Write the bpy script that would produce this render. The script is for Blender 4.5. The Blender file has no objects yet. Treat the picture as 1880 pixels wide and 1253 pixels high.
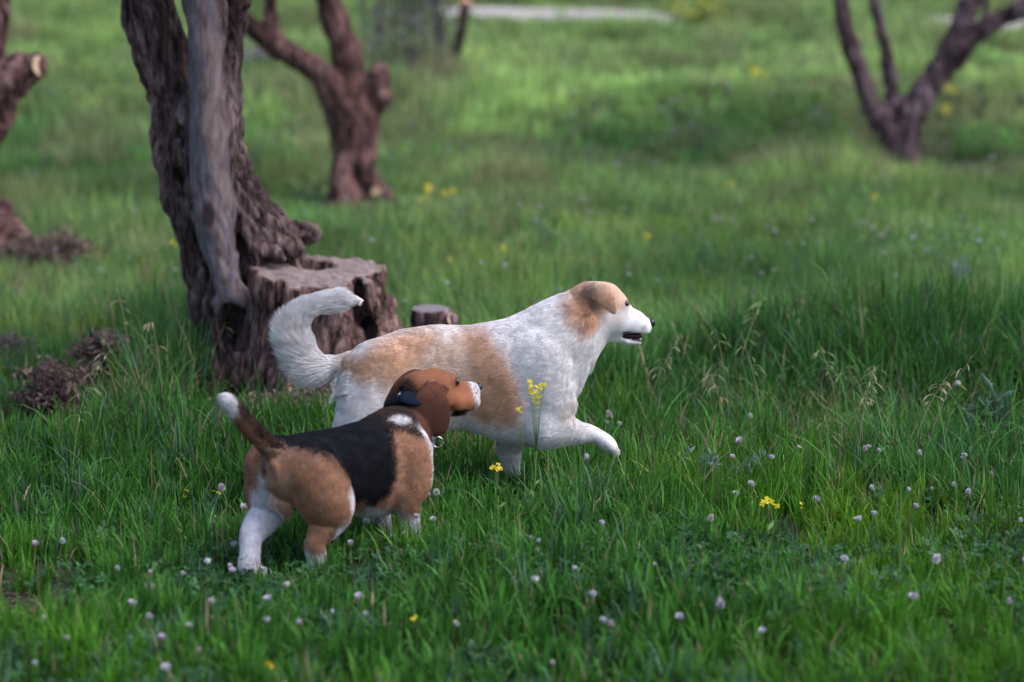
import bpy, math, os, random
import numpy as np
import openvdb as vdb
from mathutils import Vector, Matrix
from mathutils.bvhtree import BVHTree

SC = bpy.context.scene
COL = SC.collection
R = math.radians
random.seed(7)
RNG = np.random.default_rng(7)

# ------------------------------------------------------------------ camera
CAM_H, PITCH, LENS = 1.5, R(8.29), 85.0
FPX = LENS / 36.0 * 1880
cam_d = bpy.data.cameras.new('camera')
cam = bpy.data.objects.new('camera', cam_d)
COL.objects.link(cam)
cam.location = (0, 0, CAM_H)
cam.rotation_euler = (R(90) - PITCH, 0, 0)
cam_d.lens = LENS
cam_d.sensor_width = 36.0
cam_d.clip_end = 500
cam_d.dof.use_dof = True
cam_d.dof.focus_distance = 7.0
cam_d.dof.aperture_fstop = 2.0
SC.camera = cam

# ------------------------------------------------------------------ sky and sun
w = bpy.data.worlds.new('World')
SC.world = w
w.use_nodes = True
nt = w.node_tree
nt.nodes.clear()
wo = nt.nodes.new('ShaderNodeOutputWorld')
bg = nt.nodes.new('ShaderNodeBackground')
sky = nt.nodes.new('ShaderNodeTexSky')
sky.sky_type = 'NISHITA'
sky.sun_disc = False
SUN_EL, SUN_AZ = R(56), R(105)      # azimuth measured from +Y towards +X
sky.sun_elevation = SUN_EL
sky.sun_rotation = SUN_AZ
sky.air_density = 1.0
sky.dust_density = 2.5
sky.ozone_density = 2.0
bg.inputs['Strength'].default_value = 0.145
nt.links.new(sky.outputs['Color'], bg.inputs['Color'])
nt.links.new(bg.outputs['Background'], wo.inputs['Surface'])
sl = bpy.data.lights.new('sun', 'SUN')
sl.energy = 1.5
sl.angle = R(45)
sl.color = (0.97, 0.93, 1.0)
sun = bpy.data.objects.new('sun', sl)
COL.objects.link(sun)
sun.location = (0, 0, 20)
sd = Vector((math.sin(SUN_AZ) * math.cos(SUN_EL), math.cos(SUN_AZ) * math.cos(SUN_EL), math.sin(SUN_EL)))
sun.rotation_euler = sd.to_track_quat('Z', 'Y').to_euler()

SC.view_settings.view_transform = 'Standard'
SC.view_settings.look = 'None'
SC.view_settings.exposure = 0.84
SC.view_settings.gamma = 1
SC.view_settings.use_curve_mapping = False
SC.render.engine = 'CYCLES'
SC.cycles.use_denoising = True
SC.cycles.max_bounces = 6
SC.cycles.diffuse_bounces = 3
SC.cycles.glossy_bounces = 2
SC.cycles.transmission_bounces = 3
SC.cycles.transparent_max_bounces = 6
SC.cycles.sample_clamp_indirect = 4
SC.cycles_curves.shape = 'THICK'
SC.cycles_curves.subdivisions = 2

# ------------------------------------------------------------------ helpers
CF = np.array([0, math.cos(PITCH), -math.sin(PITCH)])
CU = np.array([0, math.sin(PITCH), math.cos(PITCH)])
CR = np.array([1.0, 0, 0])
C0 = np.array([0, 0, CAM_H])

def P(px, py, Y):
    """the point at distance Y along the view axis that stands where a pixel of the photo shows it"""
    d = CF + (px - 940) / FPX * CR - (py - 626.5) / FPX * CU
    return C0 + d * (Y / d[1])

def project(p):
    q = np.asarray(p, float) - C0
    z = q @ CF
    return 940 + FPX * (q @ CR) / z, 626.5 - FPX * (q @ CU) / z

def gz(x, y):
    """height of the ground"""
    x = np.asarray(x, float); y = np.asarray(y, float)
    def ss(a, b, t):
        t = np.clip((t - a) / (b - a), 0, 1); return t * t * (3 - 2 * t)
    yy = y + 0.03 * x + 0.5 * np.sin(x * 0.45)
    z = 0.42 * ss(20.7, 23.6, yy) + np.interp(yy, [22.0, 23.5, 33, 36.5, 40, 60, 100], [0, .05, .63, .80, 1.05, 2.8, 6.0])
    z = z + 0.02 * np.sin(x * 1.7 + 1) * np.sin(y * 1.3) + 0.012 * np.sin(x * 4.1 + y * 2.2)
    z = z + ss(15, 21, y) * (1 - ss(30, 33, y)) * (0.035 * np.sin(x * 0.9 + 2 + .4 * y) * np.sin(y * .9) + .03 * np.sin(x * 2.1 + y * 1.6)) * ss(20.5, 23, y)
    return z

_T = np.random.default_rng(3).random((64, 64, 64)).astype(np.float32)
def vn(x, y, z):
    """value noise 0..1"""
    xi = np.floor(x); yi = np.floor(y); zi = np.floor(z)
    fx = x - xi; fy = y - yi; fz = z - zi
    fx = fx * fx * (3 - 2 * fx); fy = fy * fy * (3 - 2 * fy); fz = fz * fz * (3 - 2 * fz)
    a = xi.astype(np.int64) & 63; b = yi.astype(np.int64) & 63; c = zi.astype(np.int64) & 63
    a1 = (a + 1) & 63; b1 = (b + 1) & 63; c1 = (c + 1) & 63
    x00 = _T[a, b, c] * (1 - fx) + _T[a1, b, c] * fx
    x10 = _T[a, b1, c] * (1 - fx) + _T[a1, b1, c] * fx
    x01 = _T[a, b, c1] * (1 - fx) + _T[a1, b, c1] * fx
    x11 = _T[a, b1, c1] * (1 - fx) + _T[a1, b1, c1] * fx
    y0 = x00 * (1 - fy) + x10 * fy
    y1 = x01 * (1 - fy) + x11 * fy
    return y0 * (1 - fz) + y1 * fz

def fbm(x, y, z, o=3):
    s = 0; a = 0.5; t = 0
    for i in range(o):
        s = s + a * vn(x * 2 ** i + 7.3 * i, y * 2 ** i + 3.1 * i, z * 2 ** i + 5.7 * i); t += a; a *= .55
    return s / t

def sstep(a, b, t):
    t = np.clip((t - a) / (b - a), 0, 1); return t * t * (3 - 2 * t)

def lerp3(a, b, t):
    return a + (b - a) * t[..., None]

# ---- objects
def tag(o, label=None, cat=None, group=None, kind=None):
    if label: o['label'] = label
    if cat: o['category'] = cat
    if group: o['group'] = group
    if kind: o['kind'] = kind
    return o

def empty(name, loc, label=None, cat=None, group=None, rz=0):
    o = bpy.data.objects.new(name, None)
    COL.objects.link(o)
    o.location = tuple(loc); o.rotation_euler = (0, 0, rz)
    o.empty_display_size = 0.1
    return tag(o, label, cat, group)

def mesh_np(name, V, quads=None, tris=None, mat=None, parent=None, origin=(0, 0, 0), smooth=True, colors=None, mi=None):
    V = np.asarray(V, np.float32) - np.asarray(origin, np.float32)
    me = bpy.data.meshes.new(name)
    nq = 0 if quads is None else len(quads); ntr = 0 if tris is None else len(tris)
    me.vertices.add(len(V)); me.vertices.foreach_set('co', V.ravel())
    idx = []; starts = []; s = 0
    if nq:
        idx.append(np.asarray(quads, np.int32).ravel()); starts.append(np.arange(nq) * 4); s = nq * 4
    if ntr:
        idx.append(np.asarray(tris, np.int32).ravel()); starts.append(s + np.arange(ntr) * 3)
    idx = np.concatenate(idx).astype(np.int32); starts = np.concatenate(starts).astype(np.int32)
    me.loops.add(len(idx)); me.loops.foreach_set('vertex_index', idx)
    me.polygons.add(nq + ntr); me.polygons.foreach_set('loop_start', starts)
    me.update(calc_edges=True)
    me.polygons.foreach_set('use_smooth', np.full(nq + ntr, smooth))
    if colors is not None:
        at = me.color_attributes.new('Col', 'FLOAT_COLOR', 'POINT')
        c = np.ones((len(V), 4), np.float32); c[:, :np.shape(colors)[1]] = colors
        at.data.foreach_set('color', c.ravel())
    o = bpy.data.objects.new(name, me)
    COL.objects.link(o)
    if mat is not None: me.materials.append(mat)
    if parent is not None: o.parent = parent
    else: o.location = tuple(origin)
    return o

# ---- materials
def new_mat(name):
    m = bpy.data.materials.new(name); m.use_nodes = True
    t = m.node_tree; b = t.nodes['Principled BSDF']
    return m, t, b

def flat_mat(name, col, rough=0.6, spec=0.3, metal=0.0, sub=0.0):
    m, t, b = new_mat(name)
    n = t.nodes.new('ShaderNodeTexNoise'); n.inputs['Scale'].default_value = 60; n.inputs['Detail'].default_value = 3
    tc = t.nodes.new('ShaderNodeTexCoord'); t.links.new(tc.outputs['Object'], n.inputs['Vector'])
    mx = t.nodes.new('ShaderNodeMix'); mx.data_type = 'RGBA'
    mx.inputs['A'].default_value = (*[c * .75 for c in col], 1); mx.inputs['B'].default_value = (*[min(1, c * 1.25) for c in col], 1)
    t.links.new(n.outputs['Fac'], mx.inputs['Factor']); t.links.new(mx.outputs['Result'], b.inputs['Base Color'])
    b.inputs['Roughness'].default_value = rough; b.inputs['Specular IOR Level'].default_value = spec
    b.inputs['Metallic'].default_value = metal
    return m

def attr_mat(name, rough=0.8, spec=0.15, noise_scale=0, noise_amt=0.0, bump=0.0, stretch=(1, 1, 1), trans=0.0, crisp=(.3, .7), bdist=.012):
    m, t, b = new_mat(name)
    a = t.nodes.new('ShaderNodeAttribute'); a.attribute_name = 'Col'
    out = a.outputs['Color']
    b.inputs['Roughness'].default_value = rough; b.inputs['Specular IOR Level'].default_value = spec
    if noise_scale:
        tc = t.nodes.new('ShaderNodeTexCoord'); mp = t.nodes.new('ShaderNodeMapping')
        mp.inputs['Scale'].default_value = stretch
        n = t.nodes.new('ShaderNodeTexNoise'); n.inputs['Scale'].default_value = noise_scale; n.inputs['Detail'].default_value = 8
        n.inputs['Roughness'].default_value = .65
        t.links.new(tc.outputs['Object'], mp.inputs['Vector']); t.links.new(mp.outputs['Vector'], n.inputs['Vector'])
        mr = t.nodes.new('ShaderNodeMapRange')
        mr.inputs['From Min'].default_value = crisp[0]; mr.inputs['From Max'].default_value = crisp[1]
        mr.inputs['To Min'].default_value = 1 - noise_amt; mr.inputs['To Max'].default_value = 1 + noise_amt
        t.links.new(n.outputs['Fac'], mr.inputs['Value'])
        mu = t.nodes.new('ShaderNodeVectorMath'); mu.operation = 'SCALE'
        mf = t.nodes.new('ShaderNodeMix'); mf.data_type = 'FLOAT'; mf.inputs['A'].default_value = 1     # alpha holds how rough the surface is
        t.links.new(a.outputs['Alpha'], mf.inputs['Factor']); t.links.new(mr.outputs['Result'], mf.inputs['B'])
        t.links.new(out, mu.inputs[0]); t.links.new(mf.outputs['Result'], mu.inputs['Scale'])
        out = mu.outputs['Vector']
        if bump:
            bp = t.nodes.new('ShaderNodeBump'); ml = t.nodes.new('ShaderNodeMath'); ml.operation = 'MULTIPLY'; ml.inputs[1].default_value = bump; t.links.new(a.outputs['Alpha'], ml.inputs[0]); t.links.new(ml.outputs[0], bp.inputs['Strength']); bp.inputs['Distance'].default_value = bdist
            t.links.new(n.outputs['Fac'], bp.inputs['Height']); t.links.new(bp.outputs['Normal'], b.inputs['Normal'])
    t.links.new(out, b.inputs['Base Color'])
    if trans:
        tr = t.nodes.new('ShaderNodeBsdfTranslucent'); ms = t.nodes.new('ShaderNodeMixShader')
        ms.inputs['Fac'].default_value = trans
        t.links.new(out, tr.inputs['Color'])
        t.links.new(b.outputs['BSDF'], ms.inputs[1]); t.links.new(tr.outputs['BSDF'], ms.inputs[2])
        t.links.new(ms.outputs['Shader'], t.nodes['Material Output'].inputs['Surface'])
    return m

# ---- signed distance modelling
class Field:
    def __init__(s, lo, hi, vox):
        s.lo = np.asarray(lo, float); s.vox = vox
        s.n = np.ceil((np.asarray(hi, float) - s.lo) / vox).astype(int) + 1
        s.ax = [s.lo[i] + np.arange(s.n[i]) * vox for i in range(3)]
        s.D = np.full(tuple(s.n), 0.15, np.float32)
    def box(s, a, b):
        i0 = np.clip(np.floor((np.asarray(a) - s.lo) / s.vox).astype(int), 0, s.n - 1)
        i1 = np.clip(np.ceil((np.asarray(b) - s.lo) / s.vox).astype(int) + 1, 1, s.n)
        sl = tuple(slice(i0[i], i1[i]) for i in range(3))
        g = np.meshgrid(*[s.ax[i][i0[i]:i1[i]].astype(np.float32) for i in range(3)], indexing='ij', sparse=True)
        return sl, g
    @staticmethod
    def smin(a, b, k):
        h = np.clip(k - np.abs(a - b), 0, None) / k
        return np.minimum(a, b) - h * h * k * .25
    def cone(s, a, b, ra, rb, k=.02, flat=None, f=1.0, rough=None):
        a = np.asarray(a, float); b = np.asarray(b, float)
        m = max(ra, rb) * max(1, f) + k + 3 * s.vox
        sl, (x, y, z) = s.box(np.minimum(a, b) - m, np.maximum(a, b) + m)
        if s.D[sl].size == 0: return
        dx = x - a[0]; dy = y - a[1]; dz = z - a[2]
        ba = b - a
        if flat is not None:
            n = np.asarray(flat, float); n = n / np.linalg.norm(n)
            q = (1 / f - 1)
            dn = dx * n[0] + dy * n[1] + dz * n[2]
            # distance from the segment line measured with the flattened axis
            L2 = max(ba @ ba, 1e-9)
            t = np.clip((dx * ba[0] + dy * ba[1] + dz * ba[2]) / L2, 0, 1)
            ex = dx - t * ba[0]; ey = dy - t * ba[1]; ez = dz - t * ba[2]
            en = ex * n[0] + ey * n[1] + ez * n[2]
            r = ra + (rb - ra) * t
            l2 = ex * ex + ey * ey + ez * ez + en * en * (1 / (f * f) - 1)
            d = (np.sqrt(np.maximum(l2, 0)) - r)
            if f < 1: d = d * (f + (1 - f) * .35)
        else:
            L2 = max(ba @ ba, 1e-9)
            t = np.clip((dx * ba[0] + dy * ba[1] + dz * ba[2]) / L2, 0, 1)
            ex = dx - t * ba[0]; ey = dy - t * ba[1]; ez = dz - t * ba[2]
            d = np.sqrt(ex * ex + ey * ey + ez * ez) - (ra + (rb - ra) * t)
        s.D[sl] = s.smin(s.D[sl], d, k)
    def chain(s, pts, k=.02, **kw):
        if len(pts) > 2:                      # rounded path through the joints
            c = np.array([list(p) + [r] for p, r in pts]); o = []
            for i in range(len(c) - 1):
                p0 = c[max(i - 1, 0)]; p1 = c[i]; p2 = c[i + 1]; p3 = c[min(i + 2, len(c) - 1)]
                for t in (0, .25, .5, .75):
                    o.append(.5 * (2 * p1 + (p2 - p0) * t + (2 * p0 - 5 * p1 + 4 * p2 - p3) * t * t + (3 * p1 - p0 - 3 * p2 + p3) * t ** 3))
            o.append(c[-1]); pts = [(q[:3], max(q[3], .001)) for q in o]
        P_ = np.array([p for p, r in pts]); m = max(r for p, r in pts) * max(1, kw.get('f', 1)) + k + 3 * s.vox
        lo = P_.min(0) - m; hi = P_.max(0) + m
        sl, g = s.box(lo, hi); old = s.D[sl].copy(); s.D[sl] = .15
        for (a, ra), (b, rb) in zip(pts[:-1], pts[1:]):
            s.cone(a, b, ra, rb, .0015, **kw)
        s.D[sl] = s.smin(old, s.D[sl], k)
    def carve(s, c, r3, k=.01):
        c = np.asarray(c, float); r3 = np.asarray(r3, float)
        sl, (x, y, z) = s.box(c - r3 - k - 2 * s.vox, c + r3 + k + 2 * s.vox)
        d = (np.sqrt(((x - c[0]) / r3[0]) ** 2 + ((y - c[1]) / r3[1]) ** 2 + ((z - c[2]) / r3[2]) ** 2) - 1) * r3.min()
        s.D[sl] = -s.smin(-s.D[sl], d, k)
    def plane(s, p, n, lo, hi):
        """cut away everything on the n side of the plane inside a box"""
        n = np.asarray(n, float); n /= np.linalg.norm(n); p = np.asarray(p, float)
        sl, (x, y, z) = s.box(lo, hi)
        d = (x - p[0]) * n[0] + (y - p[1]) * n[1] + (z - p[2]) * n[2]
        s.D[sl] = np.maximum(s.D[sl], d.astype(np.float32))
    def mesh(s):
        g = vdb.FloatGrid(0.15)
        g.copyFromArray(np.ascontiguousarray(s.D))
        g.transform = vdb.createLinearTransform(voxelSize=1.0)
        pts, tris, quads = g.convertToPolygons(isovalue=0.0, adaptivity=0.0)
        V = pts.astype(np.float64) * s.vox + s.lo
        q = quads.astype(np.int64)
        a, b, c, d = (V[q[:, i]] for i in range(4))
        vol = (np.einsum('ij,ij->i', a, np.cross(b, c)) + np.einsum('ij,ij->i', a, np.cross(c, d))).sum()
        if vol < 0: q = q[:, ::-1]
        return V, q

def relax(V, q, it=2, lam=.5):
    """Laplacian smoothing over quad edges"""
    e = np.concatenate([q[:, [0, 1]], q[:, [1, 2]], q[:, [2, 3]], q[:, [3, 0]]])
    n = len(V)
    cnt = np.bincount(e[:, 0], minlength=n) + np.bincount(e[:, 1], minlength=n)
    for _ in range(it):
        S = np.zeros_like(V)
        for k in range(3):
            S[:, k] = np.bincount(e[:, 0], V[e[:, 1], k], n) + np.bincount(e[:, 1], V[e[:, 0], k], n)
        V = V + lam * (S / np.maximum(cnt, 1)[:, None] - V)
    return V

def vnormals(V, q):
    n = np.cross(V[q[:, 2]] - V[q[:, 0]], V[q[:, 3]] - V[q[:, 1]])
    N = np.zeros_like(V)
    for i in range(4):
        for k in range(3):
            N[:, k] += np.bincount(q[:, i], n[:, k], len(V))
    return N / np.maximum(np.linalg.norm(N, axis=1, keepdims=True), 1e-12)

def polysd(x, z, poly):
    """signed distance (negative inside) to a polygon"""
    poly = np.asarray(poly, float); n = len(poly)
    d = np.full(x.shape, 1e9); inside = np.zeros(x.shape, bool)
    for i in range(n):
        a = poly[i]; b = poly[(i + 1) % n]; e = b - a
        t = np.clip(((x - a[0]) * e[0] + (z - a[1]) * e[1]) / (e @ e), 0, 1)
        d = np.minimum(d, np.hypot(x - a[0] - t * e[0], z - a[1] - t * e[1]))
        c = ((a[1] > z) != (b[1] > z))
        with np.errstate(divide='ignore', invalid='ignore'):
            xi = (b[0] - a[0]) * (z - a[1]) / (b[1] - a[1] if b[1] != a[1] else 1e-9) + a[0]
        inside ^= c & (x < xi)
    return np.where(inside, -d, d)

def curves_obj(name, pts, radii, colors, mat, parent=None, origin=(0, 0, 0)):
    """pts (n,k,3): n strands of k points"""
    n, k = pts.shape[:2]
    hc = bpy.data.hair_curves.new(name)
    hc.add_curves([k] * n)
    hc.position_data.foreach_set('vector', (pts - np.asarray(origin)).astype(np.float32).ravel())
    ra = hc.attributes.get('radius') or hc.attributes.new('radius', 'FLOAT', 'POINT')
    ra.data.foreach_set('value', np.ascontiguousarray(np.broadcast_to(radii, (n, k)), np.float32).ravel())
    ca = hc.attributes.new('Col', 'FLOAT_COLOR', 'CURVE')
    c = np.ones((n, 4), np.float32); c[:, :3] = colors
    ca.data.foreach_set('color', c.ravel())
    hc.materials.append(mat)
    o = bpy.data.objects.new(name, hc)
    COL.objects.link(o)
    if parent is not None: o.parent = parent
    else: o.location = tuple(origin)
    return o

def sample_surface(V, q, n, rng, weight=None):
    a, b, c, d = (V[q[:, i]] for i in range(4))
    ar = np.linalg.norm(np.cross(c - a, d - b), axis=1)
    if weight is not None: ar = ar * weight[q[:, 0]]
    f = rng.choice(len(q), n, p=ar / ar.sum())
    u = rng.random(n)[:, None]; v = rng.random(n)[:, None]
    p = (a[f] * (1 - u) + b[f] * u) * (1 - v) + (d[f] * (1 - u) + c[f] * u) * v
    return p, f

def uvsphere(c, r3, nu=16, nv=10, rot=None):
    V = []; 
    for j in range(nv + 1):
        th = math.pi * j / nv
        for i in range(nu):
            ph = 2 * math.pi * i / nu
            V.append((math.sin(th) * math.cos(ph), math.sin(th) * math.sin(ph), math.cos(th)))
    V = np.array(V) * np.asarray(r3)
    if rot is not None: V = V @ np.asarray(rot).T
    V = V + np.asarray(c)
    Q = [(j * nu + i, (j + 1) * nu + i, (j + 1) * nu + (i + 1) % nu, j * nu + (i + 1) % nu) for j in range(nv) for i in range(nu)]
    return V, np.array(Q)

def tube(pts, radii, n=8, cap=True):
    """tapered tube through points; returns V, quads, tris"""
    pts = np.asarray(pts, float); m = len(pts)
    T = np.gradient(pts, axis=0); T /= np.maximum(np.linalg.norm(T, axis=1, keepdims=True), 1e-9)
    up = np.array([0, 0, 1.0]) if abs(T[0][2]) < .9 else np.array([1.0, 0, 0])
    V = []
    A = np.cross(T[0], up); A /= np.linalg.norm(A)
    for i in range(m):
        A = A - T[i] * (A @ T[i]); A /= max(np.linalg.norm(A), 1e-9)
        B = np.cross(T[i], A)
        for j in range(n):
            an = 2 * math.pi * j / n
            V.append(pts[i] + radii[i] * (math.cos(an) * A + math.sin(an) * B))
    Q = [(i * n + j, i * n + (j + 1) % n, (i + 1) * n + (j + 1) % n, (i + 1) * n + j) for i in range(m - 1) for j in range(n)]
    Tn = []
    if cap:
        V.append(pts[0]); V.append(pts[-1]); c0 = m * n; c1 = c0 + 1
        for j in range(n):
            Tn.append((c0, (j + 1) % n, j)); Tn.append((c1, (m - 1) * n + j, (m - 1) * n + (j + 1) % n))
    return np.array(V), np.array(Q), np.array(Tn).reshape(-1, 3)

class Acc:
    """collects pieces of one mesh"""
    def __init__(s): s.V = []; s.Q = []; s.T = []; s.C = []; s.n = 0
    def add(s, V, Q=None, T=None, col=(1, 1, 1)):
        s.V.append(V)
        if Q is not None and len(Q): s.Q.append(np.asarray(Q) + s.n)
        if T is not None and len(T): s.T.append(np.asarray(T) + s.n)
        c = np.asarray(col, float)
        s.C.append(np.broadcast_to(c, (len(V), 3)) if c.ndim == 1 else c)
        s.n += len(V)
    def build(s, name, mat, parent=None, origin=(0, 0, 0), smooth=True):
        return mesh_np(name, np.concatenate(s.V), np.concatenate(s.Q) if s.Q else None, np.concatenate(s.T) if s.T else None,
                       mat, parent, origin, smooth, np.concatenate(s.C))
# ------------------------------------------------------------------ dogs
M_skin = attr_mat('coat_skin', rough=.85, spec=.1, noise_scale=160, noise_amt=.12, bump=.15)
def fur_mat():
    m, t, b = new_mat('fur')
    a = t.nodes.new('ShaderNodeAttribute'); a.attribute_name = 'Col'
    t.links.new(a.outputs['Color'], b.inputs['Base Color'])
    b.inputs['Roughness'].default_value = .6; b.inputs['Specular IOR Level'].default_value = .07
    return m
M_fur = fur_mat()
M_eye = flat_mat('eye_dark', (.012, .007, .005), rough=.08, spec=.6)
M_nose = flat_mat('nose_black', (.012, .011, .013), rough=.35, spec=.5)
M_gum = flat_mat('mouth_dark', (.035, .008, .012), rough=.35, spec=.4)
M_tongue = flat_mat('tongue', (.28, .10, .12), rough=.4, spec=.4)
M_tooth = flat_mat('tooth', (.7, .66, .55), rough=.3, spec=.5)

WHITE = np.array([.77, .73, .72]); TAN = np.array([.54, .315, .20]); SHADE_TAN = np.array([.36, .18, .10])

def grow_fur(name, V, q, N, coat, n, flow, length, lift, rng, parent, origin, width=.0005, weight=None, clump=.35, var=(.66, 1.22)):
    p, f = sample_surface(V, q, n, rng, weight)
    nn = N[q[f, 0]]
    fl = flow(p, nn)
    # locks of hair share a lean
    j1 = vn(p[:, 0] * 55, p[:, 1] * 55, p[:, 2] * 55) - .5
    j2 = vn(p[:, 0] * 55 + 31, p[:, 1] * 55 + 9, p[:, 2] * 55 + 17) - .5
    side = np.cross(nn, fl)
    fl = fl + side * (j1 * 2 * clump + rng.normal(0, .10, n))[:, None]
    fl = fl - nn * np.einsum('ij,ij->i', fl, nn)[:, None]
    fl /= np.maximum(np.linalg.norm(fl, axis=1, keepdims=True), 1e-6)
    L = length(p) * rng.uniform(.6, 1.15, n)
    li = lift(p) * (1 + j2 * 1.2) * rng.uniform(.6, 1.4, n)
    d = fl + nn * li[:, None]
    d /= np.linalg.norm(d, axis=1, keepdims=True)
    k = 4
    pts = np.empty((n, k, 3))
    for i in range(k):
        t = i / (k - 1)
        pts[:, i] = p - nn * .0008 + d * (L * t)[:, None] + (fl - d) * (L * t * t * .45)[:, None] + np.array([0, 0, -1]) * (L * t * t * .12)[:, None]
    rad = np.array([1, .9, .65, .15]) * width
    rr = rad[None, :] * rng.uniform(.8, 1.25, n)[:, None]
    c = coat(p + rng.normal(0, .0045, (n, 3)), nn) * (rng.uniform(var[0], var[1], n) * (.84 + .30 * vn(p[:, 0] * 70, p[:, 1] * 70, p[:, 2] * 90)))[:, None]
    return curves_obj(name, pts, rr, np.clip(c, 0, .9), M_fur, parent, origin)

def surf_hit(V, q, px, py):
    b = BVHTree.FromPolygons([tuple(v) for v in V], [tuple(int(i) for i in f) for f in q])
    d = P(px, py, 7.0) - C0; d /= np.linalg.norm(d)
    loc, nor, i, dist = b.ray_cast(Vector(C0), Vector(d))
    return (np.array(loc), np.array(nor)) if loc else (None, None)

def white_dog():
    Y0 = 7.0
    def W(px, py, dy=0.0):
        return P(px, py, Y0 + dy + (px - 860) / 625 * .10)
    s = 1 / 625.0
    F = Field(W(480, 980, -.30) - [0, .05, .08], W(1240, 490, .32) + [0, .1, .03], .0042)
    # trunk as slices across its length
    st = np.array([  # px, top, bottom, half width
        (632, 668, 700, .030), (655, 641, 748, .072), (680, 628, 778, .094), (710, 615, 790, .106), (750, 604, 796, .108), (800, 599, 792, .100),
        (850, 600, 786, .100), (890, 595, 799, .114), (930, 585, 812, .120), (970, 575, 818, .116), (1010, 563, 810, .110),
        (1045, 552, 758, .090), (1068, 565, 706, .066), (1086, 595, 668, .035)], float)
    xs = np.array([W(a[0], 700)[0] for a in st])
    zt = np.array([W(a[0], a[1])[2] for a in st]); zb = np.array([W(a[0], a[2])[2] for a in st])
    sl, (x, y, z) = F.box((xs[0] - .03, Y0 - .3, 0.05), (xs[-1] + .03, Y0 + .3, .9))
    xx = np.linspace(xs[0], xs[-1], 200)
    def smooth(v):
        u = np.interp(xx, xs, v); k = np.hanning(15); k /= k.sum()
        return np.convolve(np.pad(u, 7, mode='edge'), k, 'valid')
    zc = np.interp(x, xx, smooth((zt + zb) / 2)); hh = np.interp(x, xx, smooth((zt - zb) / 2)); ww = np.interp(x, xx, smooth(st[:, 3]))
    yc = Y0 + (np.interp(x, xs, st[:, 0]) - 860) / 625 * .10
    rr = np.sqrt(((np.abs(y - yc) / ww) ** 2.15 + (np.abs(z - zc) / hh) ** 2.15) ** (2 / 2.15))
    d = (rr - 1) * np.minimum(hh, ww)
    ends = np.maximum(xs[0] - x, x - xs[-1])
    d = np.maximum(d, ends)
    F.D[sl] = F.smin(F.D[sl], d.astype(np.float32), .02)
    fl = (0, 1, 0)
    # neck
    F.chain([(W(985, 668), 84 * s), (W(1030, 622), 74 * s), (W(1062, 598), 62 * s), (W(1086, 574), 50 * s)], k=.03, flat=fl, f=.86)
    # skull, cheeks, brow, muzzle
    F.cone(W(1090, 560), W(1106, 559), 43 * s, 43 * s, .02, flat=fl, f=.88)
    F.cone(W(1128, 568), W(1128, 568), 27 * s, 27 * s, .02, flat=fl, f=1.15)
    for sy in (-1, 1):
        F.cone(W(1108, 588, sy * .014), W(1132, 594, sy * .014), 31 * s, 24 * s, .02)
        F.cone(W(1136, 559, sy * .026), W(1141, 560, sy * .026), 13 * s, 12 * s, .012)
        F.cone(W(1158, 601, sy * .012), W(1183, 605, sy * .010), 14 * s, 11.5 * s, .012)
    F.cone(W(1140, 584), W(1166, 590), 25 * s, 17.5 * s, .02, flat=fl, f=.9)
    F.cone(W(1166, 590), W(1186, 596), 17.5 * s, 11.5 * s, .015, flat=fl, f=.95)
    F.cone(W(1118, 606), W(1150, 624), 24 * s, 10 * s, .012, flat=fl, f=.95)
    F.cone(W(1150, 625), W(1173, 628), 8.5 * s, 5.5 * s, .006, flat=fl, f=2.2)
    F.carve(W(1168, 616.5), (28 * s, .07, 6.3 * s), .004)
    # ears
    for sy in (-1, 1):
        F.chain([(W(1087, 533, sy * .052), 13 * s), (W(1104, 538, sy * .074), 19 * s), (W(1115, 551, sy * .086), 16 * s), (W(1123, 565, sy * .088), 10.5 * s), (W(1129, 575, sy * .086), 5 * s)], k=.006, flat=(0, 1, 0), f=.28)
    F.carve(W(1090, 560, -.068), (9 * s, .012, 13 * s), .006)
    # front legs: near one reaches forward, far one planted
    F.chain([(W(990, 665, -.070), 56 * s), (W(1012, 735, -.082), 44 * s), (W(1002, 787, -.085), 33 * s)], k=.022, flat=fl, f=.70)
    F.chain([(W(1002, 785, -.085), 32 * s), (W(1048, 791, -.090), 21 * s), (W(1082, 795, -.09), 14.5 * s), (W(1100, 802, -.09), 14 * s), (W(1112, 811, -.09), 15 * s), (W(1120, 819, -.09), 14 * s)], k=.025)
    for o in (-.018, -.006, .006, .018):
        F.cone(W(1119, 817, -.09 + o * 1.1), W(1131, 830, -.09 + o * 1.35), 10 * s, 7.5 * s, .0035)
    F.chain([(W(975, 700, .075), 52 * s), (W(950, 775, .085), 36 * s), (W(936, 822, .08), 24 * s), (W(942, 870, .075), 15 * s), (W(946, 893, .075), 14 * s)], k=.03)
    for o in (-.018, -.006, .006, .018):
        F.cone(W(948, 901, .075 + o), W(966, 910, .075 + o * 1.2), 12 * s, 9 * s, .006)
    # hind legs
    F.chain([(W(700, 690, -.050), 66 * s), (W(668, 775, -.078), 52 * s), (W(640, 818, -.085), 30 * s), (W(592, 878, -.085), 17 * s), (W(600, 932, -.085), 14 * s)], k=.022, flat=fl, f=.80)
    F.cone(W(602, 938, -.085), W(625, 943, -.085), 15 * s, 13 * s, .01)
    F.chain([(W(712, 700, .055), 66 * s), (W(752, 790, .08), 50 * s), (W(745, 840, .08), 28 * s), (W(705, 870, .08), 17 * s), (W(722, 902, .08), 14 * s)], k=.04, flat=fl, f=.75)
    F.cone(W(724, 906, .08), W(745, 912, .08), 15 * s, 13 * s, .01)
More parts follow.
